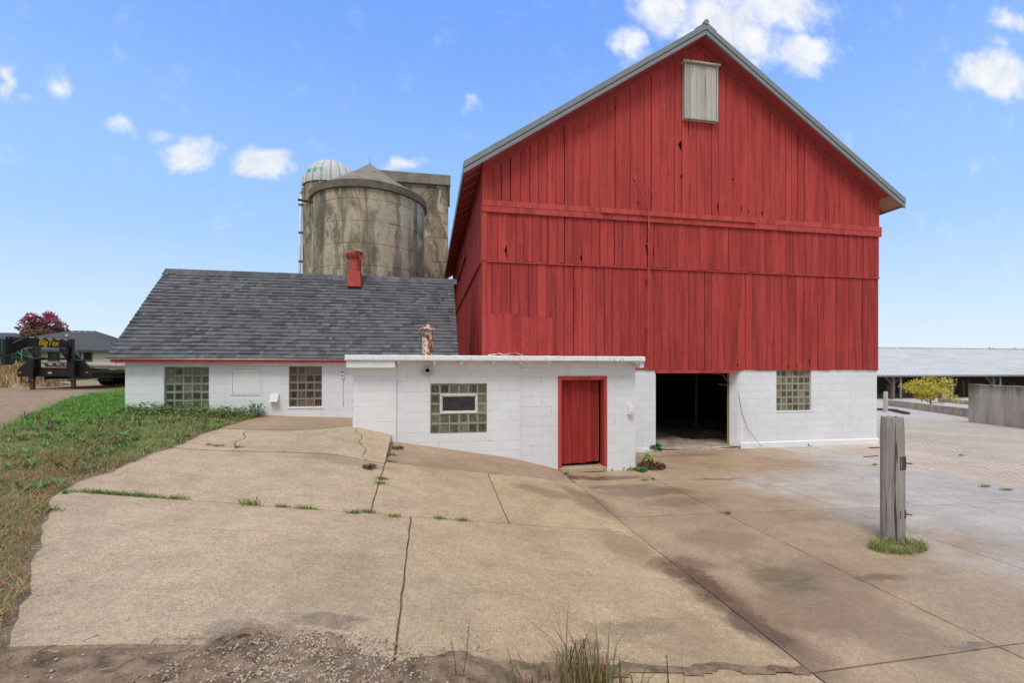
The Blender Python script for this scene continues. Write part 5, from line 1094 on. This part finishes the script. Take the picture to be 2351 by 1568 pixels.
# ================================================================== YARD WALLS AND POSTS
bw = [(23.35, 15.9), (21.2, 12.0)]; d0 = np.array(bw[1])-np.array(bw[0]); d0 = d0/np.linalg.norm(d0); nn = np.array([-d0[1], d0[0]])
if nn[0] < 0: nn = -nn
b = MB(); n = 12; zt = 1.60; prev = None
for i in range(n+1):
    p = np.array(bw[0])*(1-i/n)+np.array(bw[1])*i/n; q = p+nn*.22; e = .012*math.sin(i*2.1); zb_ = -.25
    ids = [b.vert((p[0], p[1], zb_)), b.vert((p[0], p[1], zt-.03+e)), b.vert((p[0]+nn[0]*.03, p[1]+nn[1]*.03, zt+e)), b.vert((q[0], q[1], zt+e)), b.vert((q[0], q[1], zb_))]
    if prev:
        for k in range(4): b.face((prev[k], prev[k+1], ids[k+1], ids[k]))
    else: b.face(ids)
    prev = ids
b.face(prev[::-1]); tag(b.build('barrier_wall', M['barrier_conc']), 'head-high ribbed grey concrete bunker wall at the right edge of the yard', 'wall')
kb = [gp(2040, 931), gp(2075, 935.5), gp(2222, 956.5), gp(2262, 963)]
def kerbrun(mb_, pts, h, w_, base=-.1):
    for (p, q) in zip(pts, pts[1:]):
        d = np.array(q)-np.array(p); L = np.linalg.norm(d); d /= L; n_ = np.array([-d[1], d[0]]); n_ = n_ if n_[1] > 0 else -n_; k = max(1, int(L/2.4))
        for i in range(k):
            a = np.array(p)+d*(L*i/k+.012); c = np.array(p)+d*(L*(i+1)/k-.012); a2, c2 = a+n_*w_, c+n_*w_; za, zc = T(*a), T(*c)
            mb_.hexa([(*a,za+base),(*c,zc+base),(*c2,zc+base),(*a2,za+base),(*(a+n_*.03),za+h),(*(c+n_*.03),zc+h),(*(c2-n_*.02),zc+h),(*(a2-n_*.02),za+h)])
b = MB(); kerbrun(b, kb, .43, .24); kerbrun(b, [(p[0]-.22, p[1]-.22) for p in kb], .09, .2)
tag(b.build('low_kerb_wall', M['kerb_conc'], bevel=.015), 'knee-high tan concrete kerb wall crossing the yard in front of the shed', 'kerb')
k2 = [gp(2160, 922), gp(2275, 934)]; b = MB(); kerbrun(b, k2, .30, .25); tag(b.build('low_kerb_wall', M['kerb_conc'], bevel=.015), 'second low concrete kerb, behind the front one and the sapling', 'kerb')
k3 = [gp(2005, 942), gp(2055, 944.5), gp(2090, 952)]; b = MB(); kerbrun(b, k3, .14, .25); tag(b.build('kerb_edge', M['steel_rusty'], bevel=.02), 'broken brown kerb edge at the foot of the small post', 'kerb')
def post(px, pyb, r, h, label, m, seed, lean=0):
    X, Y = gp(px, pyb); z = T(X, Y); rt_ = empty('wooden_post', (X, Y, z)); tag(rt_, label, 'post'); rg = random.Random(seed); b = MB(); n = 26; prev = None
    prof = [r*(1+.03*math.sin(a*3*2*math.pi/n)+.022*rg.uniform(-1, 1)) for a in range(n)]
    crk = {rg.randrange(n) for _ in range(4)}
    for k in range(13):
        t = k/12; zz = -.1+(h+.1)*t; ids = []
        for a in range(n):
            th_ = 2*math.pi*a/n; rr_ = prof[a]*(1.05-.07*t)*(.955 if a in crk else 1)*(1+.006*math.sin(k*1.7+a)); rr_ *= .94 if k == 12 else 1
            ids.append(b.vert((X+lean*t+rr_*math.cos(th_), Y+rr_*math.sin(th_), z+zz+(rg.uniform(-.008, .006) if k == 12 else 0))))
        if prev: [b.face((prev[a], prev[(a+1) % n], ids[(a+1) % n], ids[a])) for a in range(n)]
        prev = ids
    c = b.vert((X+lean, Y, z+h-.012)); [b.face((prev[a], prev[(a+1) % n], c)) for a in range(n)]
    b.build('shaft', M[m], rt_); return rt_, X, Y, z
pr_, PX, PY, PZ = post(2049.5, 1243, .121, 1.60, 'thick weathered grey wooden post standing in the concrete yard', 'old_wood', 5, -.012)
cdir = math.atan2(-PY, -PX)    # toward the camera
b = MB()
for (zz, hh) in ((.94, .17), (.33, .10)):
    b = MB()
    for k in range(5):
        a0, a1 = cdir+R(32+k*13), cdir+R(32+(k+1)*13); r_ = .129; b.quad((PX+r_*math.cos(a0), PY+r_*math.sin(a0), PZ+zz), (PX+r_*math.cos(a1), PY+r_*math.sin(a1), PZ+zz), (PX+r_*math.cos(a1), PY+r_*math.sin(a1), PZ+zz+hh), (PX+r_*math.cos(a0), PY+r_*math.sin(a0), PZ+zz+hh))
    a0 = cdir+R(80); b.tube([(PX+.1*math.cos(a0), PY+.1*math.sin(a0), PZ+zz+hh*.5), (PX+.19*math.cos(a0), PY+.19*math.sin(a0), PZ+zz+hh*.5)], .008, 6)
    b.build('hinge_strap', M['steel_rusty'], pr_)
post(2032, 946, .115, 1.22, 'small pale wooden post beyond the barn corner in the yard', 'grey_boards', 6, .02)
# rebar ends by the barn corner
b = MB(); p = gp(2014, 1050); b.tube([(p[0]-.3, p[1]+.1, .03), (p[0]+.12, p[1]+.1, .035)], .018, 6); p = gp(2010, 1032); b.box(p[0], p[0]+.35, p[1]+.15, p[1]+.22, .0, .05); bars = build_each(b, 'rusty_bar', M['steel_rusty']); tag(bars[0], 'round rusty iron bar lying behind the thick post', 'metal bar'); tag(bars[1], 'flat rusty iron bar against the foot of the barn corner', 'metal bar')
# ================================================================== MOUND, TARP
mxw, myw = cam2w(-21.7, 18.6); b = MB(); n = 26
def mz(x, y): r = math.hypot((x-mxw)/2.5, (y-myw)/2.3); return 1.42+1.05*max(0, 1-r*r)**.8+.05*math.sin(x*3+y*2)
for i in range(n):
    for j in range(n):
        x0, x1 = mxw-2.5+5.0*i/n, mxw-2.5+5.0*(i+1)/n; y0, y1 = myw-2.4+4.8*j/n, myw-2.4+4.8*(j+1)/n
        b.quad((x0, y0, mz(x0, y0)), (x1, y0, mz(x1, y0)), (x1, y1, mz(x1, y1)), (x0, y1, mz(x0, y1)))
tag(b.build('mound', M['kerb_conc'], smooth=True), kind='structure')
def tline(x): return myw+.7-2.3*clamp((mxw+1.7-x)/3.4)**1.2
b = MB(); G = {}
for i in range(25):
    for j in range(13):
        x = mxw-2.6+4.3*i/24; y = tline(x)*(1-j/12)+(myw+2.4)*j/12; G[i, j] = b.vert((x, y+.05*math.sin(x*4)*(j < 12), max(mz(x, y), 1.5)+.07+.03*math.sin(x*2.3+j)))
for i in range(24):
    for j in range(12): b.face((G[i, j], G[i+1, j], G[i+1, j+1], G[i, j+1]))
to = b.build('tarp', M['tarp'], smooth=True); tag(to, 'grey weathered tarpaulin over the straw mound at the far left', 'tarpaulin')
b = MB(); path = [tuple(np.array(b_)+np.array([0, -.03, .01])) for b_ in [to.data.vertices[G[i, 0]].co for i in range(25)]]; b.tube(path, .055, 6); b.build('rolled_edge', M['pipe_white'], to)
# ================================================================== GRASS, WEEDS, STONES
rg = np.random.RandomState(12)
def blades(name, P, H, Wd, colf, mat='grass', bend=.45, label=None, cat=None, kind='stuff', group=None, parent=None, dirs=None):
    """P: list of base points; two-segment blades"""
    n = len(P); P = np.array(P, float); H = np.array(H); a = rg.uniform(0, 2*math.pi, n) if dirs is None else dirs; la = a+rg.uniform(-1.2, 1.2, n)
    w = np.stack([np.cos(a+math.pi/2), np.sin(a+math.pi/2), np.zeros(n)], 1)*np.array(Wd).reshape(-1, 1)*.5; bd = H*bend*rg.uniform(.2, 1.5, n); l = np.stack([np.cos(a), np.sin(a), np.zeros(n)], 1)
    m = P+l*(bd*.35)[:, None]; m[:, 2] += H*.62; t = P+l*bd[:, None]; t[:, 2] += H*rg.uniform(.75, 1.0, n)
    V = np.empty((n, 5, 3)); V[:, 0] = P-w; V[:, 1] = P+w; V[:, 2] = m+w*.75; V[:, 3] = m-w*.75; V[:, 4] = t
    if parent is not None: V -= np.array(OFF[parent.name])
    C_ = np.array([colf(P[i]) for i in range(n)], np.float32)
    me = bpy.data.meshes.new(name); me.vertices.add(5*n); me.vertices.foreach_set('co', V.ravel()); base = (np.arange(n)*5)[:, None]
    L = (base+np.array([0, 1, 2, 3, 3, 2, 4])).ravel(); me.loops.add(7*n); me.loops.foreach_set('vertex_index', L.astype(np.int32))
    me.polygons.add(2*n); ls = np.stack([np.arange(n)*7, np.arange(n)*7+4], 1).ravel(); lt = np.tile([4, 3], n); me.polygons.foreach_set('loop_start', ls.astype(np.int32)); me.polygons.foreach_set('loop_total', lt.astype(np.int32)); me.update(calc_edges=True)
    at = me.color_attributes.new('Col', 'FLOAT_COLOR', 'CORNER'); arr = np.ones((7*n, 4), np.float32); arr[:, :3] = np.repeat(C_, 7, axis=0); at.data.foreach_set('color', arr.ravel())
    me.materials.append(M[mat]); o = bpy.data.objects.new(name, me); col.objects.link(o)
    if parent is not None: o.parent = parent
    return tag(o, label, cat, group, kind)
def gcol_(p, tan=.2, lush=0.):
    n = softn(p[0]*1.1, p[1]*1.1)+.6*softn(p[0]*3.1+5, p[1]*2.7); t = clamp(tan+.30*n+rg.uniform(-.22, .22)); v = rg.uniform(.6, 1.4)
    g = np.array([.24, .35, .085]); y = np.array([.44, .34, .17]); bl = np.array([.22, .36, .20]); c = g*(1-t)+y*t
    if lush: c = c*(1-lush)+np.array([.17, .40, .06])*lush
    if rg.rand() < .12: c = bl
    return c*v
def tanf(x, y):   # how dry the grass is
    if y > 9.5 and x < -6.6: return .05
    return clamp(.85-(y-5.5)*.13, .30, .9)
P, H, Wd = [], [], []
def road_w(x, y):
    rd = interp(ROAD, y); return (rd-5.2 < x < rd) if y > 7.8 else False
N = 0
while N < 62000:
    y = rg.uniform(5.6, 15.5) if rg.rand() < .93 else rg.uniform(15, 22); x = rg.uniform(-14, -2.8)
    if x > leftX(min(y, 11.2))-.04 or (y > 11.15 and x > -6.5): continue
    u = math.atan2(x, y)
    if u < R(-48): continue
    dens = clamp((y-5.6+.5*softn(x, y))/1.6, .05, 1)*(.0 if road_w(x, y) else 1)*clamp(.6+.7*softn(x*2.3, y*2.1), .06, 1)
    if rg.rand() > dens: continue
    near = clamp(1-(11.2-y)/.9) if x > -6.4 and y < 11.2 else 0
    lush = 1 if x < -6.3 and y > 8.5 else 0
    h = rg.uniform(.025, .085)*(1+.4*softn(x*1.3+2, y))*(1+1.6*near)*(1.3 if lush else 1)
    P.append((x, y, T(x, y)-.01)); H.append(max(.03, h)); Wd.append(rg.uniform(.006, .013)*(1.3 if y > 9 else 1)); N += 1
blades('lawn_grass', P, H, Wd, lambda p: gcol_(p, tanf(p[0], p[1]), .75*clamp((-5.2-p[0])/1.5)*clamp((p[1]-8)/1.)), bend=.9, label='rough green and brown grass beside the concrete apron', cat='grass')
# gravel shoulder: sparse dry stems
P, H, Wd = [], [], []
while len(P) < 20000:
    y = rg.uniform(1.2, 7.2); x = leftX(y)-abs(rg.normal(0, 1.2))-.02
    if x < -9 or (softn(x*2.2, y*2.2) < -.35 and rg.rand() < .8): continue
    P.append((x, y, T(x, y))); H.append(rg.uniform(.02, .085)); Wd.append(rg.uniform(.003, .008))
blades('dry_grass', P, H, Wd, lambda p: np.array([.52, .34, .17])*rg.uniform(.5, 1.3) if rg.rand() < .72 else gcol_(p, .1), bend=1.8, label='matted dry brown grass along the left edge of the concrete', cat='grass')
# scattered broad-leaved weeds and brown stems in the verge
b = MB()
for _ in range(420):
    y = rg.uniform(5.4, 10.6); x = rg.uniform(-9, -3.2)
    if x > leftX(y)-.1 or road_w(x, y): continue
    z = T(x, y); br_ = rg.rand() < .35; nl_ = rg.randint(5, 12)
    for k in range(nl_):
        a = rg.uniform(0, 6.28); l = rg.uniform(.04, .11)*(1.3 if br_ else 1); up_ = rg.uniform(.3, 1.3) if not br_ else rg.uniform(.8, 2.2); w_ = l*(.22 if not br_ else .05); d = (math.cos(a), math.sin(a)); g_ = rg.uniform(.7, 1.3)
        c = (.20*g_, .33*g_, .13*g_) if not br_ else (.22*g_, .14*g_, .07*g_); m_ = (x+d[0]*l*.5, y+d[1]*l*.5, z+.01+l*.5*up_); t_ = (x+d[0]*l, y+d[1]*l, z+.01+l*.75*up_)
        b.quad((x, y, z), (m_[0]-d[1]*w_, m_[1]+d[0]*w_, m_[2]), t_, (m_[0]+d[1]*w_, m_[1]-d[0]*w_, m_[2]), c)
tag(b.build('ground_weeds', M['leaf']), 'low weeds and brown stems growing through the grass verge', 'weeds', None, 'stuff')
# strips beyond the dirt track
P, H, Wd = [], [], []
while len(P) < 26000:
    zc = rg.uniform(17.5, 34); u = rg.uniform(-1.2, -.83); X, Y = cam2w(u*zc, zc)
    if road_w(X, Y) or X > interp(ROAD, Y)-5.: continue
    P.append((X, Y, T(X, Y)-.02)); tall = zc > 25; H.append(rg.uniform(.05, .13) if not tall else rg.uniform(.35, .75)); Wd.append(rg.uniform(.018, .035))
blades('tall_grass', P, H, Wd, lambda p: (np.array([.60, .48, .24])*rg.uniform(.6, 1.2) if p[0]*ST+p[1]*CT > 24.5 and rg.rand() < .85 else np.array([.25, .40, .09])*rg.uniform(.7, 1.3)), label='tall dry and green grass behind the trailer', cat='grass')
P, H, Wd = [], [], []
for _ in range(7000):
    a = rg.uniform(0, 2*math.pi); r_ = math.sqrt(rg.rand()); x, y = mxw+2.5*r_*math.cos(a), myw+2.3*r_*math.sin(a)
    if y < tline(x): P.append((x, y, mz(x, y)-.05)); H.append(rg.uniform(.2, .42)); Wd.append(.025)
blades('straw', P, H, Wd, lambda p: np.array([.60, .46, .22])*rg.uniform(.5, 1.2), 'straw', .8, label='tan straw standing around the tarpaulin mound', cat='straw')
# near-post grass ring, joints, foreground
def ring(name, px, py, rx, ry, n, hmax, label, cat='grass', tan=.25, hole=0.):
    X, Y = gp(px, py); P, H, Wd = [], [], []; rt_ = empty(name, (X, Y, T(X, Y))); 
    for _ in range(n):
        a = rg.uniform(0, 2*math.pi); r_ = hole+(1-hole)*math.sqrt(rg.rand()); x, y = X+rx*r_*math.cos(a), Y+ry*r_*math.sin(a); P.append((x, y, T(x, y)-.01)); H.append(rg.uniform(.35, 1)*hmax); Wd.append(rg.uniform(.004, .008))
    c = rt_.location; bpy.data.objects.remove(rt_); return blades(name, P, H, Wd, lambda p: gcol_(p, tan), bend=.9, label=label, cat=cat, kind=None)
ring('grass_tuft', 2060, 1260, .38, .19, 900, .17, 'ring of green and straw-coloured grass around the foot of the thick post', hole=.3, tan=.34)
ring('soil_patch', 2052, 1256, .01, .01, 3, .02, 'tiny stalk at the foot of the thick post', hole=.3) if 0 else None
tuf = [(150,1132,.02),(215,1131,.30),(260,1135,.28),(310,1138,.32),(340,1141,.2),(408,1145,.16),(572,1157,.13),(647,1164,.08),(700,1168,.16),(812,1178,.10),(845,1176,.12),(905,1186,.10),(1010,1191,.1),(1060,1195,.08),(878,1100,.14),(872,1110,.1),(895,1060,.15),(900,1045,.15),(545,1028,.14),(500,1026,.16),(478,1023,.08),(850,1078,.05),(105,1170,.2),(1220,1056,.14),(1671,1179,.05),(2008,1068,.12),(1480,1103,.13),(1497,1101,.08),(1300,1088,.10),(2260,1118,.2),(2310,1126,.2),(2205,1046,.10)]
names_ = 'leftmost tuft in the long joint across the apron|grass tuft in the long joint, near its left end|spreading grass tuft in the long joint, left part|thin grass tuft in the long joint, left part|low grass sprig in the long joint near the left edge|small isolated grass tuft in the long joint of the apron|round leafy green clump sitting in the long apron joint|tiny sprig right of the round clump in the joint|flat sprig in the long joint, midway|sprig in the long joint left of the joint crossing|grass tuft where the two apron joints cross|small tuft just right of the joint crossing|little sprig right of the crossing, long joint|tiny tuft farther right on the long joint|upper green sprig in the joint running up to the annex|lower green sprig in the joint running up to the annex|dry grass at the foot of the raised slab corner|brown grass beside the raised slab edge|tuft in the crack below the left windows|tuft left of the crack below the left windows|small sprig at the left end of the raised slab|brown weed in the broken slab corner|green tuft at the left edge of the apron|spiky grass tuft against the white annex wall|single green sprig on the yard slab crossing|small tuft between the barn corner and the thick post|low green sprig in the joint right of the red door|tiny sprig right of the low one near the red door|green weed by the left foot of the red door|grass along the edge of the scored yard, left|grass along the edge of the scored yard, right|brown tuft on the scored yard'.split('|')
for i, (px, py, w_) in enumerate(tuf):
    X, Y = gp(px, py); n = int(60+420*w_); P, H, Wd = [], [], []
    wide = w_ if 100 < py-1000 < 200 and px < 1100 else w_*.7
    for _ in range(n):
        x, y = X+rg.normal(0, wide*.45), Y+rg.normal(0, .018 if i != 6 else .05); P.append((x, y, T(x, y)-.012)); H.append(rg.uniform(.02, .075)*(1.9 if i == 23 else 1)); Wd.append(rg.uniform(.004, .009)*(1.8 if i == 6 else 1))
    tn = .75 if i in (16, 17, 21, 31) else .12
    blades('grass_tuft', P, H, Wd, lambda p: gcol_(p, tn), bend=1.0, label=names_[i], cat='grass tuft', kind=None, group='tufts in the concrete joints')
def leafy(name, px, py, r_, h, n, size, cols, label, stems=8, at=None):
    X, Y = gp(px, py) if at is None else at; z = T(X, Y); rt_ = empty(name, (X, Y, z)); tag(rt_, label, 'weed'); b = MB(); st = MB()
    for _ in range(n):
        a = rg.uniform(0, 2*math.pi); q = rg.rand()**.5; hh = h*rg.uniform(.25, 1)*(1-.45*q*q); p = np.array([X+r_*q*math.cos(a), Y+r_*q*math.sin(a), z+hh]); s = size*rg.uniform(.6, 1.2); d = np.array([math.cos(a), math.sin(a), rg.uniform(-.5, .4)]); sd = np.array([-math.sin(a), math.cos(a), rg.uniform(-.3, .3)]); cc = cols(p, rg)
        n0 = len(b.v); b.v += [tuple(p), tuple(p+d*s*.35+sd*s*.42), tuple(p+d*s*.8+sd*s*.3), tuple(p+d*s), tuple(p+d*s*.8-sd*s*.3), tuple(p+d*s*.35-sd*s*.42)]; b.v[n0+1:n0+6] = [(v[0], v[1], v[2]+rg.uniform(-.15, .15)*s) for v in b.v[n0+1:n0+6]]
        b.face((n0, n0+1, n0+2, n0+3), cc); b.face((n0, n0+3, n0+4, n0+5), tuple(c*.85 for c in cc))
    for k in range(stems): a = 2*math.pi*k/stems; st.tube([(X, Y, z), (X+r_*.6*math.cos(a), Y+r_*.6*math.sin(a), z+h*.7)], .005, 4)
    st.build('stem', M['shed_wood'], rt_); b.build('leaves', M['leaf'], rt_); return rt_
G1 = lambda p, r: tuple(c*v for c, v in zip((.09, .34, .07), [r.uniform(.6, 1.4)]*3)); G2 = lambda p, r: tuple(c*v for c, v in zip((.36, .58, .10), [r.uniform(.7, 1.3)]*3)); BR = lambda p, r: tuple(c*v for c, v in zip((.20, .11, .06), [r.uniform(.5, 1.4)]*3))
leafy('leafy_weed', 1496, 1034, .19, .26, 240, .10, G1, 'broad-leaved dark green weed at the left foot of the big doorway')
leafy('feathery_weed', 1487, 1066, .09, .30, 170, .05, G2, 'light green feathery weed rising from dead leaves near the annex corner')
leafy('dead_weed', 1495, 1073, .26, .13, 260, .07, BR, 'heap of dead brown weeds at the annex corner')
leafy('leafy_weed', 1473, 1082, .09, .09, 90, .05, G1, 'small ferny green weed against the annex corner base')
leafy('dead_weed', 847, 1074, .09, .07, 120, .035, BR, 'brown dead weed clump in the broken apron slab')
leafy('dead_weed', 913, 1030, .09, .06, 90, .035, BR, 'brown dead weed under the annex wall beside the raised slab')
wx_, _, _ = atY(592, 950, 11.0); leafy('leafy_weed', 0, 0, .16, .42, 60, .07, G1, 'sprawling leafy weed at the milk house wall where grass meets concrete', 7, (wx_, 10.95))
for k, (px, rr_) in enumerate([(330, .5), (400, .55), (480, .6), (545, .5)]):
    x_, _, _ = atY(px, 950, 10.85); leafy('wall_weed', 0, 0, rr_, .25, 230, .06, (lambda p, r: G1(p, r) if r.rand() < .35 else (tuple(c_*r.uniform(.7, 1.2) for c_ in (.26, .36, .13)) if r.rand() < .6 else BR(p, r))), ['low weeds at the wall left of the large glass block window', 'weeds under the left half of the large glass block window', 'brown and green weeds under the right part of the large window', 'weeds between the large window and the painted hatch'][k], 9, (x_, 10.9))
# foreground weeds and stalks at the picture's lower edge
P, H, Wd = [], [], []
for _ in range(230):
    px = rg.choice([1225, 1330, 1370, 1420, 1300], p=[.12, .3, .25, .15, .18])+rg.normal(0, 32); d = rg.uniform(2.55, 2.95); X, Y, _z = atD(px, 1500, d); P.append((X, Y, T(X, Y)-.02)); H.append(abs(rg.normal(.19, .08))*(1.35 if 1290 < px < 1400 else .75)); Wd.append(rg.uniform(.005, .014))
blades('weed_clump', P, H, Wd, lambda p: (np.array([.15, .20, .05]) if rg.rand() < .42 else np.array([.26, .15, .075]))*rg.uniform(.6, 1.3), bend=.5, label='clump of green and brown grass weeds at the bottom edge of the picture', cat='weeds', kind=None)
for k, (x0, y0, x1, y1, lab) in enumerate([(1048, 1600, 1034, 1462, 'left bent dry stalk in the near foreground'), (1060, 1600, 1078, 1415, 'taller dry stalk in the near foreground'), (1532, 1600, 1530, 1503, 'brown seed spike near the bottom edge, right of the weeds'), (1575, 1600, 1565, 1525, 'small dry stem right of the seed spike')]):
    c = atD(x1, y1, 2.72); a = atD(x0, y0, 2.70); a = (a[0], a[1], T(a[0], a[1])-.02); b = MB(); m_ = tuple((a[i]+c[i])/2+(.008 if i == 0 else 0) for i in range(3)); b.tube([a, m_, c], [.0028, .0022, .001] if k != 2 else [.002, .005, .002], 5)
    for q in range(6): t = rg.uniform(.3, .95); p = tuple(a[i]*(1-t)+c[i]*t for i in range(3)); b.tube([p, (p[0]+rg.uniform(-.012, .012), p[1], p[2]+.012)], .0012, 4)
    tag(b.build('dry_stalk', M['steel_rusty']), lab, 'stalk', 'dry stalks in the near foreground')
# stones
def stones(name, N, posf, s0, s1, label, seed):
    r_ = np.random.RandomState(seed); b = MB()
    base = [(1,0,0),(-1,0,0),(0,1,0),(0,-1,0),(0,0,1),(0,0,-1)]
    t = [(0,2,4),(2,1,4),(1,3,4),(3,0,4),(2,0,5),(1,2,5),(3,1,5),(0,3,5)]
    V0 = [np.array(v, float) for v in base]; V = list(V0); F = []
    mid = {}
    def gm(i, j):
        k = (min(i, j), max(i, j))
        if k not in mid: m = V[i]+V[j]; V.append(m/np.linalg.norm(m)); mid[k] = len(V)-1
        return mid[k]
    for (i, j, k) in t: a, b2, c = gm(i, j), gm(j, k), gm(k, i); F += [(i, a, c), (a, j, b2), (c, b2, k), (a, b2, c)]
    V = np.array(V)
    for _ in range(N):
        x, y, z = posf(r_); s = s0+(s1-s0)*r_.rand()**3; sc_ = np.array([1, r_.uniform(.6, 1), r_.uniform(.35, .7)])*s; a = r_.uniform(0, 6.28); W = V*sc_*(1+.12*r_.normal(size=(len(V), 1))); W = np.stack([W[:, 0]*math.cos(a)-W[:, 1]*math.sin(a), W[:, 0]*math.sin(a)+W[:, 1]*math.cos(a), W[:, 2]], 1)+np.array([x, y, z+s*.15])
        g = r_.uniform(.55, 1.15); c = (.47*g, .37*g, .26*g) if r_.rand() < .75 else ((.44*g, .41*g, .38*g) if r_.rand() < .75 else (.30*g, .18*g, .12*g)); n0 = len(b.v); b.v += [tuple(v) for v in W]
        for f in F: b.face([n0+i for i in f], c)
    return tag(b.build(name, M['stone'], smooth=True), label, 'gravel', None, 'stuff')
def soil_edge(X):
    e = 2.90+.10*fn(X, 0, 1.6, 6)
    for (bx_, w_, h_) in ((-1.15, .15, .20), (-.62, .20, .24), (-.95, .5, .08), (.20, .12, .10)): e += h_*math.exp(-((X-bx_)/w_)**2)
    e += .05*fn(X+20, 0, 6, 3)*(1 if X < .7 else .35)
    return e
def pf(r_):
    while True:
        px = r_.normal(700, 120) if r_.rand() < .6 else r_.uniform(0, 1250); py = r_.uniform(1450, 1640)
        if py < 1455+.0006*(px-720)**2*1.0 and r_.rand() < .93: continue
        if px < 520 and py < 1490: continue
        if px > 1000 and r_.rand() < .75: continue
        X, Y = gp(px, py); return X, Y, T(X, Y)+(.004+.030*clamp((soil_edge(X)-Y)/.55)**.8 if Y < soil_edge(X) else 0)
stones('gravel', 9000, pf, .0025, .0125, 'pale gravel spilled at the near edge of the concrete', 4)
def pf2(r_):
    while True:
        y = r_.uniform(1.5, 7.0); x = leftX(y)-.03-abs(r_.normal(0, 1.3))
        if softn(x*1.7+3, y*1.9) > -.25 and x > -8: return x, y, T(x, y)
stones('gravel', 4200, pf2, .004, .016, 'mixed gravel along the left side of the concrete', 5)
# near soil tongue and twigs on the apron edge
b = MB(); G = {}; sx, sy_ = .028, .026; NX, NY = int(5.3/sx), int(1.35/sy_)
for i in range(NX+1):
    for j in range(NY+1):
        x = -2.55+sx*i; e = soil_edge(x); y = 1.95+sy_*j; y = min(y, e)
        hh = .002+.030*clamp((e-y)/.55)**.8+.018*max(0, fn(x, y, 7, 4)+.2)*clamp((e-y)/.12)+.002*math.sin(x*23+y*11)*clamp((e-y)/.1)+.007*math.sin(x*51-y*43)*clamp((e-y)/.1)+random.uniform(-.003, .003)*clamp((e-y)/.05)
        if x > .7: hh = .002+(hh-.002)*(1-.8*clamp((x-.7)/.3))
        if y >= e-1e-6: hh = .002
        G[i, j] = (b.vert((x, y, T(x, y)+hh)), y >= e-1e-6)
for i in range(NX):
    for j in range(NY):
        if G[i, j][1] and G[i+1, j][1]: continue
        xx, yy2 = -2.55+sx*i, 1.95+sy_*j
        if xx > .75 and yy2 < soil_edge(xx)-.10-.07*fn(xx+9, 0, 2.2, 4)-.5*clamp((1.3-xx)/.5)**2: continue
        b.face((G[i, j][0], G[i+1, j][0], G[i+1, j+1][0], G[i, j+1][0]))
tag(b.build('soil_spill', M['soil'], smooth=True), 'dark soil washed onto the near edge of the concrete', 'soil', None, 'stuff')
b = MB()
for _ in range(150):
    px, py = rg.uniform(20, 1150), rg.uniform(1478, 1600)
    if rg.rand() < .4: px, py = rg.normal(600, 90), rg.normal(1475, 12)
    X, Y = gp(px, py); a = rg.uniform(0, 3.14); l = rg.uniform(.02, .11); z = T(X, Y)+rg.uniform(.004, .03)
    b.tube([(X, Y, z), (X+l*.5*math.cos(a), Y+l*.5*math.sin(a), z+.008), (X+l*math.cos(a+.2), Y+l*math.sin(a+.2), z)], rg.uniform(.0008, .003), 4, ((.42, .30, .15) if rg.rand() < .6 else (.12, .06, .035)))
tag(b.build('twigs', M['stone']), 'dry straw and twigs scattered over the near soil', 'twigs', None, 'stuff')
# loose crumbs on the concrete
def crumb(r_):
    while True:
        px, py = r_.uniform(120, 2340), r_.uniform(1060, 1530)
        X, Y = gp(px, py)
        if X > leftX(Y)+.1 and Y > FY+.1 and Y < 9: return X, Y, T(X, Y)
stones('pebbles', 420, crumb, .002, .007, 'tiny dark crumbs scattered over the concrete', 8)
b = MB()
for (px, py) in [(1765, 1021), (1858, 1024), (1432, 1079), (1450, 1080), (1500, 1080)]:
    X, Y = gp(px, py); 
    for k in range(16): x, y = X+rg.normal(0, .09), Y+rg.normal(0, .04); b.tube([(x, y, T(x, y)+.01), (x+rg.uniform(-.09, .09), y+rg.uniform(-.05, .05), T(x, y)+rg.uniform(.01, .08))], .007, 4, (.12, .07, .045))
tag(b.build('leaf_litter', M['stone']), 'dead leaves and scraps gathered along the barn footing', 'debris', None, 'stuff')
